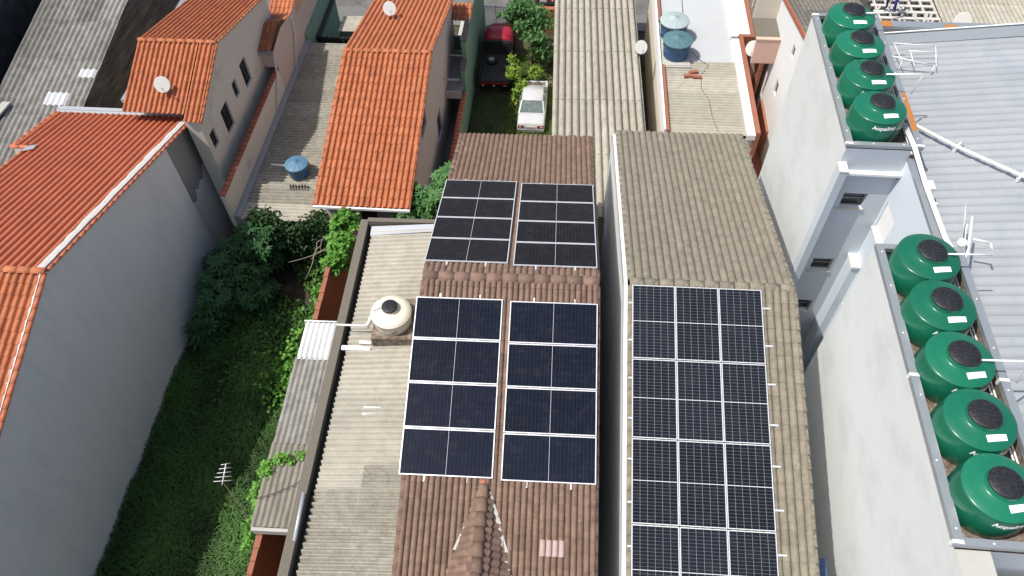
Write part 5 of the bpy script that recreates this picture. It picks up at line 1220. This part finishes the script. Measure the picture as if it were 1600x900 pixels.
for _ in range(5200):
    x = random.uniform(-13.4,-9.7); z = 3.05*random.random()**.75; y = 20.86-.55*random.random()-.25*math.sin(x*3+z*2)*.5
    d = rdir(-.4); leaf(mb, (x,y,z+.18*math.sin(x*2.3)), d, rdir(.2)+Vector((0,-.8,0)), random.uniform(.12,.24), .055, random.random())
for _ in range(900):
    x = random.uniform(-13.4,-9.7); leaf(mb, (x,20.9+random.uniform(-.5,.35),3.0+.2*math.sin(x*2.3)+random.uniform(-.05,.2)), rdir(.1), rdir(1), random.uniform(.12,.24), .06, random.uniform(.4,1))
plant('creeper_hedge', 'creeper with shade-darkened leaves hanging down the end wall of the speckled roof shed', 'hedge', mb, 'leaf_hedge_shaded', loc=(-11.5,20.7,0))
mb = MB()   # bright vine on the fence top (frame turned by YB)
def vx(x, y, z): return yawp((x,y,z), YB)
for (c, r, n) in (((-8.0,19.2,5.25),(.5,.7,.35),420), ((-8.0,18.2,5.1),(.45,.7,.4),420), ((-8.08,17.5,5.0),(.34,.5,.4),300), ((-7.9,17.8,4.5),(.2,.4,.4),110), ((-8.5,16.2,4.6),(.16,.7,.4),110), ((-8.5,15.0,4.3),(.14,.8,.4),80), ((-8.5,14.2,4.0),(.14,.8,.5),60)):
    crown(mb, vx(*c), r, int(n*1.7), .19, 'leaf', 18, .38, .8, up=1.0)
plant('creeper_vine', 'bright green vine climbing over the far end of the orange block wall', 'vine', mb, 'leaf_vine',
      [([vx(-8.4,18,0),vx(-8.36,18,3),vx(-8.1,18.1,5.1)],[.03,.03,.02])], loc=(-8.5,18,0))
mb = MB()
for (c, r, n) in (((-8.28,8.9,5.78),(.22,.3,.14),90), ((-7.8,9.2,5.86),(.35,.12,.08),55), ((-7.2,9.35,5.9),(.3,.07,.05),22), ((-8.5,8.2,5.4),(.18,.6,.35),130), ((-8.55,7.4,4.8),(.18,.6,.4),110)):
    crown(mb, vx(*c), r, int(n*1.5), .15, 'leaf', 12, .42, .8, up=1.2)
plant('creeper_vine', 'pale green vine crawling over the near left edge of the lean-to', 'vine', mb, 'leaf_vine', [([vx(-8.45,8.6,0),vx(-8.42,8.6,4),vx(-8.3,8.8,5.8),vx(-7.6,9.2,5.88),vx(-6.9,9.4,5.92)],[.02,.02,.015,.01,.006])], loc=(-8.7,8.8,0))
mb = MB()
for (c, r, n) in (((-5.35,20.9,5.0),(.75,.6,.6),150), ((-5.9,20.6,4.6),(.7,.5,.5),120), ((-6.6,20.0,4.6),(.45,.35,.4),60), ((-4.9,21.6,5.2),(.55,.6,.5),90)):
    crown(mb, c, r, int(n*1.6), .30, 'palm', 16, .42, .45, up=1.1)
plant('cassava_tree', 'fresh green cassava tree between the orange roofed house and the black panels', 'tree', mb, 'leaf_cassava',
      [([(-5.5,21.3,0),(-5.5,21.1,2.5),(-5.3,20.9,4.8)],[.09,.07,.03]), ([(-5.5,21.1,2.6),(-6.0,20.7,4.4)],[.05,.02])], loc=(-5.5,21.3,0))
mb = MB()
for (c, r, n) in (((-3.3,35.9,3.3),(.95,.9,.7),750), ((-2.5,35.2,2.8),(.9,.8,.7),650), ((-1.9,36.2,3.0),(.75,.8,.6),450), ((-1.7,34.9,1.9),(.7,.7,.6),420), ((-2.8,36.8,3.2),(.8,.6,.6),400)):
    crown(mb, c, r, n, .24, 'leaf', 18, .36, .6, up=.7)
plant('yard_tree', 'leafy green tree in the yard beside the white chevron gate', 'tree', mb, 'leaf_tree',
      [([(-2.3,35.8,0),(-2.35,35.8,1.4),(-2.7,35.7,2.9)],[.12,.10,.05]), ([(-2.35,35.8,1.4),(-1.8,35.4,2.4)],[.07,.03]), ([(-2.4,35.8,1.7),(-2.9,36.3,3.1)],[.06,.03])], loc=(-2.3,35.8,0))
mb = MB()
for (c, r, n) in (((-3.2,33.4,1.5),(.45,.5,.45),260), ((-2.75,32.7,1.2),(.45,.45,.5),240), ((-3.15,32.3,.8),(.3,.4,.4),140), ((-2.1,34.2,.9),(.5,.4,.4),160), ((-3.3,34.2,1.7),(.3,.3,.3),120)):
    crown(mb, c, r, n, .18, 'leaf', 12, .42, .6, up=.9)
plant('lime_shrub', 'yellow green shrub between the truck and the white car', 'shrub', mb, 'leaf_lime',
      [([(-2.9,33.1,0),(-3.0,33.2,.8),(-3.2,33.4,1.6)],[.05,.04,.02]), ([(-2.9,33.1,0),(-2.8,32.8,1.2)],[.04,.02])], loc=(-2.9,33.1,0))
# dry branches beside the sloping wall head
mb = MB()
for k in range(8):
    x, y, z = -9.6+random.uniform(-.4,.3), 19.7+random.uniform(-.3,.5), 3.2; pts = [(x,y,z)]; v = Vector((random.uniform(-.3,.3),random.uniform(-.5,-.1),random.uniform(-.1,.4)))
    for _ in range(5):
        x += v.x*.5; y += v.y*.5; z += v.z*.5; pts.append((x,y,z)); v += Vector((random.uniform(-.4,.4),random.uniform(-.3,.3),random.uniform(-.4,.2)))
    mb.tube(pts, [.022,.02,.017,.014,.01,.006], 5)
tag(mb.build('dry_branch', 'dry_twig'), 'bare dry branches tangled beside the bright vine', 'branches')
# grass
def blades(n, area, h, wd, lean=.55, zf=lambda x, y: 0.0, keep=None):
    mb = MB(); x0, x1, y0, y1 = area; i = 0
    while i < n:
        x, y = random.uniform(x0,x1), random.uniform(y0,y1)
        if keep and not keep(x, y): continue
        i += 1
        nz_ = mnoise.noise(Vector((x*.7, y*.7, 0))); hh_ = h*random.uniform(.55,1.2)*(1+.5*nz_)
        a = random.uniform(0, 6.28); l = lean*random.uniform(.4,1.3)
        d = Vector((math.cos(a), math.sin(a), 0)); s = Vector((-d.y, d.x, 0))*wd; z = zf(x, y)
        p = Vector((x,y,z)); m = p+d*hh_*l*.35+Vector((0,0,hh_*.65)); t = p+d*hh_*l+Vector((0,0,hh_*.85*(1-.3*l)))
        tt = min(1, max(0, .5+nz_*.6+random.uniform(-.35,.35))); b = len(mb.v)
        mb.v.extend([tuple(p-s), tuple(p+s), tuple(m+s*.8), tuple(m-s*.8), tuple(t)])
        mb.idx((b,b+1,b+2,b+3), 0, tt); mb.idx((b+3,b+2,b+4), 0, tt)
    return mb
zl_ = lambda x, y: .12+.15*mnoise.noise(Vector((x*.35, y*.35, 5)))
g = MB(); nx, ny = 28, 60; b = 0
for j in range(ny+1):
    for i in range(nx+1):
        x = -15.6+(-8.3+15.6)*i/nx; y = 2.0+18.9*j/ny; g.v.append((x, y, zl_(x,y)-.02))
for j in range(ny):
    for i in range(nx): g.idx((j*(nx+1)+i, j*(nx+1)+i+1, (j+1)*(nx+1)+i+1, (j+1)*(nx+1)+i), 0, .5, True)
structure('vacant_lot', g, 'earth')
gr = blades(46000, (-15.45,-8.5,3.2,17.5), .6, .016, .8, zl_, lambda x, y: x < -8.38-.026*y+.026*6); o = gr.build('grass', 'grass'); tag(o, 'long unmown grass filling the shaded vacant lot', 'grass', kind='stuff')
mb = MB()
for _ in range(9000):
    x, y = random.uniform(-13.6,-8.9), random.uniform(13.5,20.6)
    n_ = mnoise.noise(Vector((x*.6,y*.6,9)))
    if n_ < -.15 or random.random() > (y-12.5)/5: continue
    leaf(mb, (x,y,zl_(x,y)+random.uniform(.2,.55)+.2*n_), rdir(-.1), rdir(1.2), random.uniform(.1,.22), .065, min(1,max(0,.4+n_+random.uniform(-.3,.5))))
tag(mb.build('broad_weeds', 'grass'), 'low broad leaved weeds at the far end of the vacant lot', 'weeds', kind='stuff')
mb = MB()
for _ in range(420):
    a = random.gauss(0, 1); x, y = -10.9+.45*a, 15.2+.9*random.gauss(0,1)
    leaf(mb, (x,y,zl_(x,y)+random.uniform(.45,.8)), rdir(0), rdir(1.3), random.uniform(.12,.24), .08, random.random())
tag(mb.build('weed_clump', 'leaf_vine'), 'paler broad leaf clump in the middle of the far weeds', 'weeds', kind='stuff')
gy_ = blades(7000, (-3.3,-1.0,28.5,36.5), .45, .014, .7, keep=lambda x, y: not (-2.85 < x < -1.3 and 30.0 < y < 33.7)); o = gy_.build('yard_grass', 'grass_yard'); tag(o, 'tall yellowish grass around the white car', 'grass', kind='stuff')
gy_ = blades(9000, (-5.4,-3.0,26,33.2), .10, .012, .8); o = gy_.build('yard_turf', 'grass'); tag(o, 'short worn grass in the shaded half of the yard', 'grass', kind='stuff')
mb = MB()
for k in range(60):
    x, y = random.uniform(-2.4,-1.1), random.uniform(34.0,36.0); mb.beam((x,y,.1+random.random()*.3), (x+random.uniform(-.3,.3),y+random.uniform(-.3,.3),.1+random.random()*.3), .08, .05)
tag(mb.build('rubbish_heap', 'concrete'), 'heap of rubbish and rubble under the yard tree', 'rubbish', kind='stuff')
# wires over the street
cable([(-16,38.5,4.5),(-12.5,39.2,3.6),(-10,40,3.4)], 'thin overhead wire at the street end near the slatted gate', .01)
cable([(-14.4,38.5,4.2),(-12.0,36.5,3.4),(-10.0,35.0,3.2)], 'second thin wire dropping to the speckled roof shed', .01)
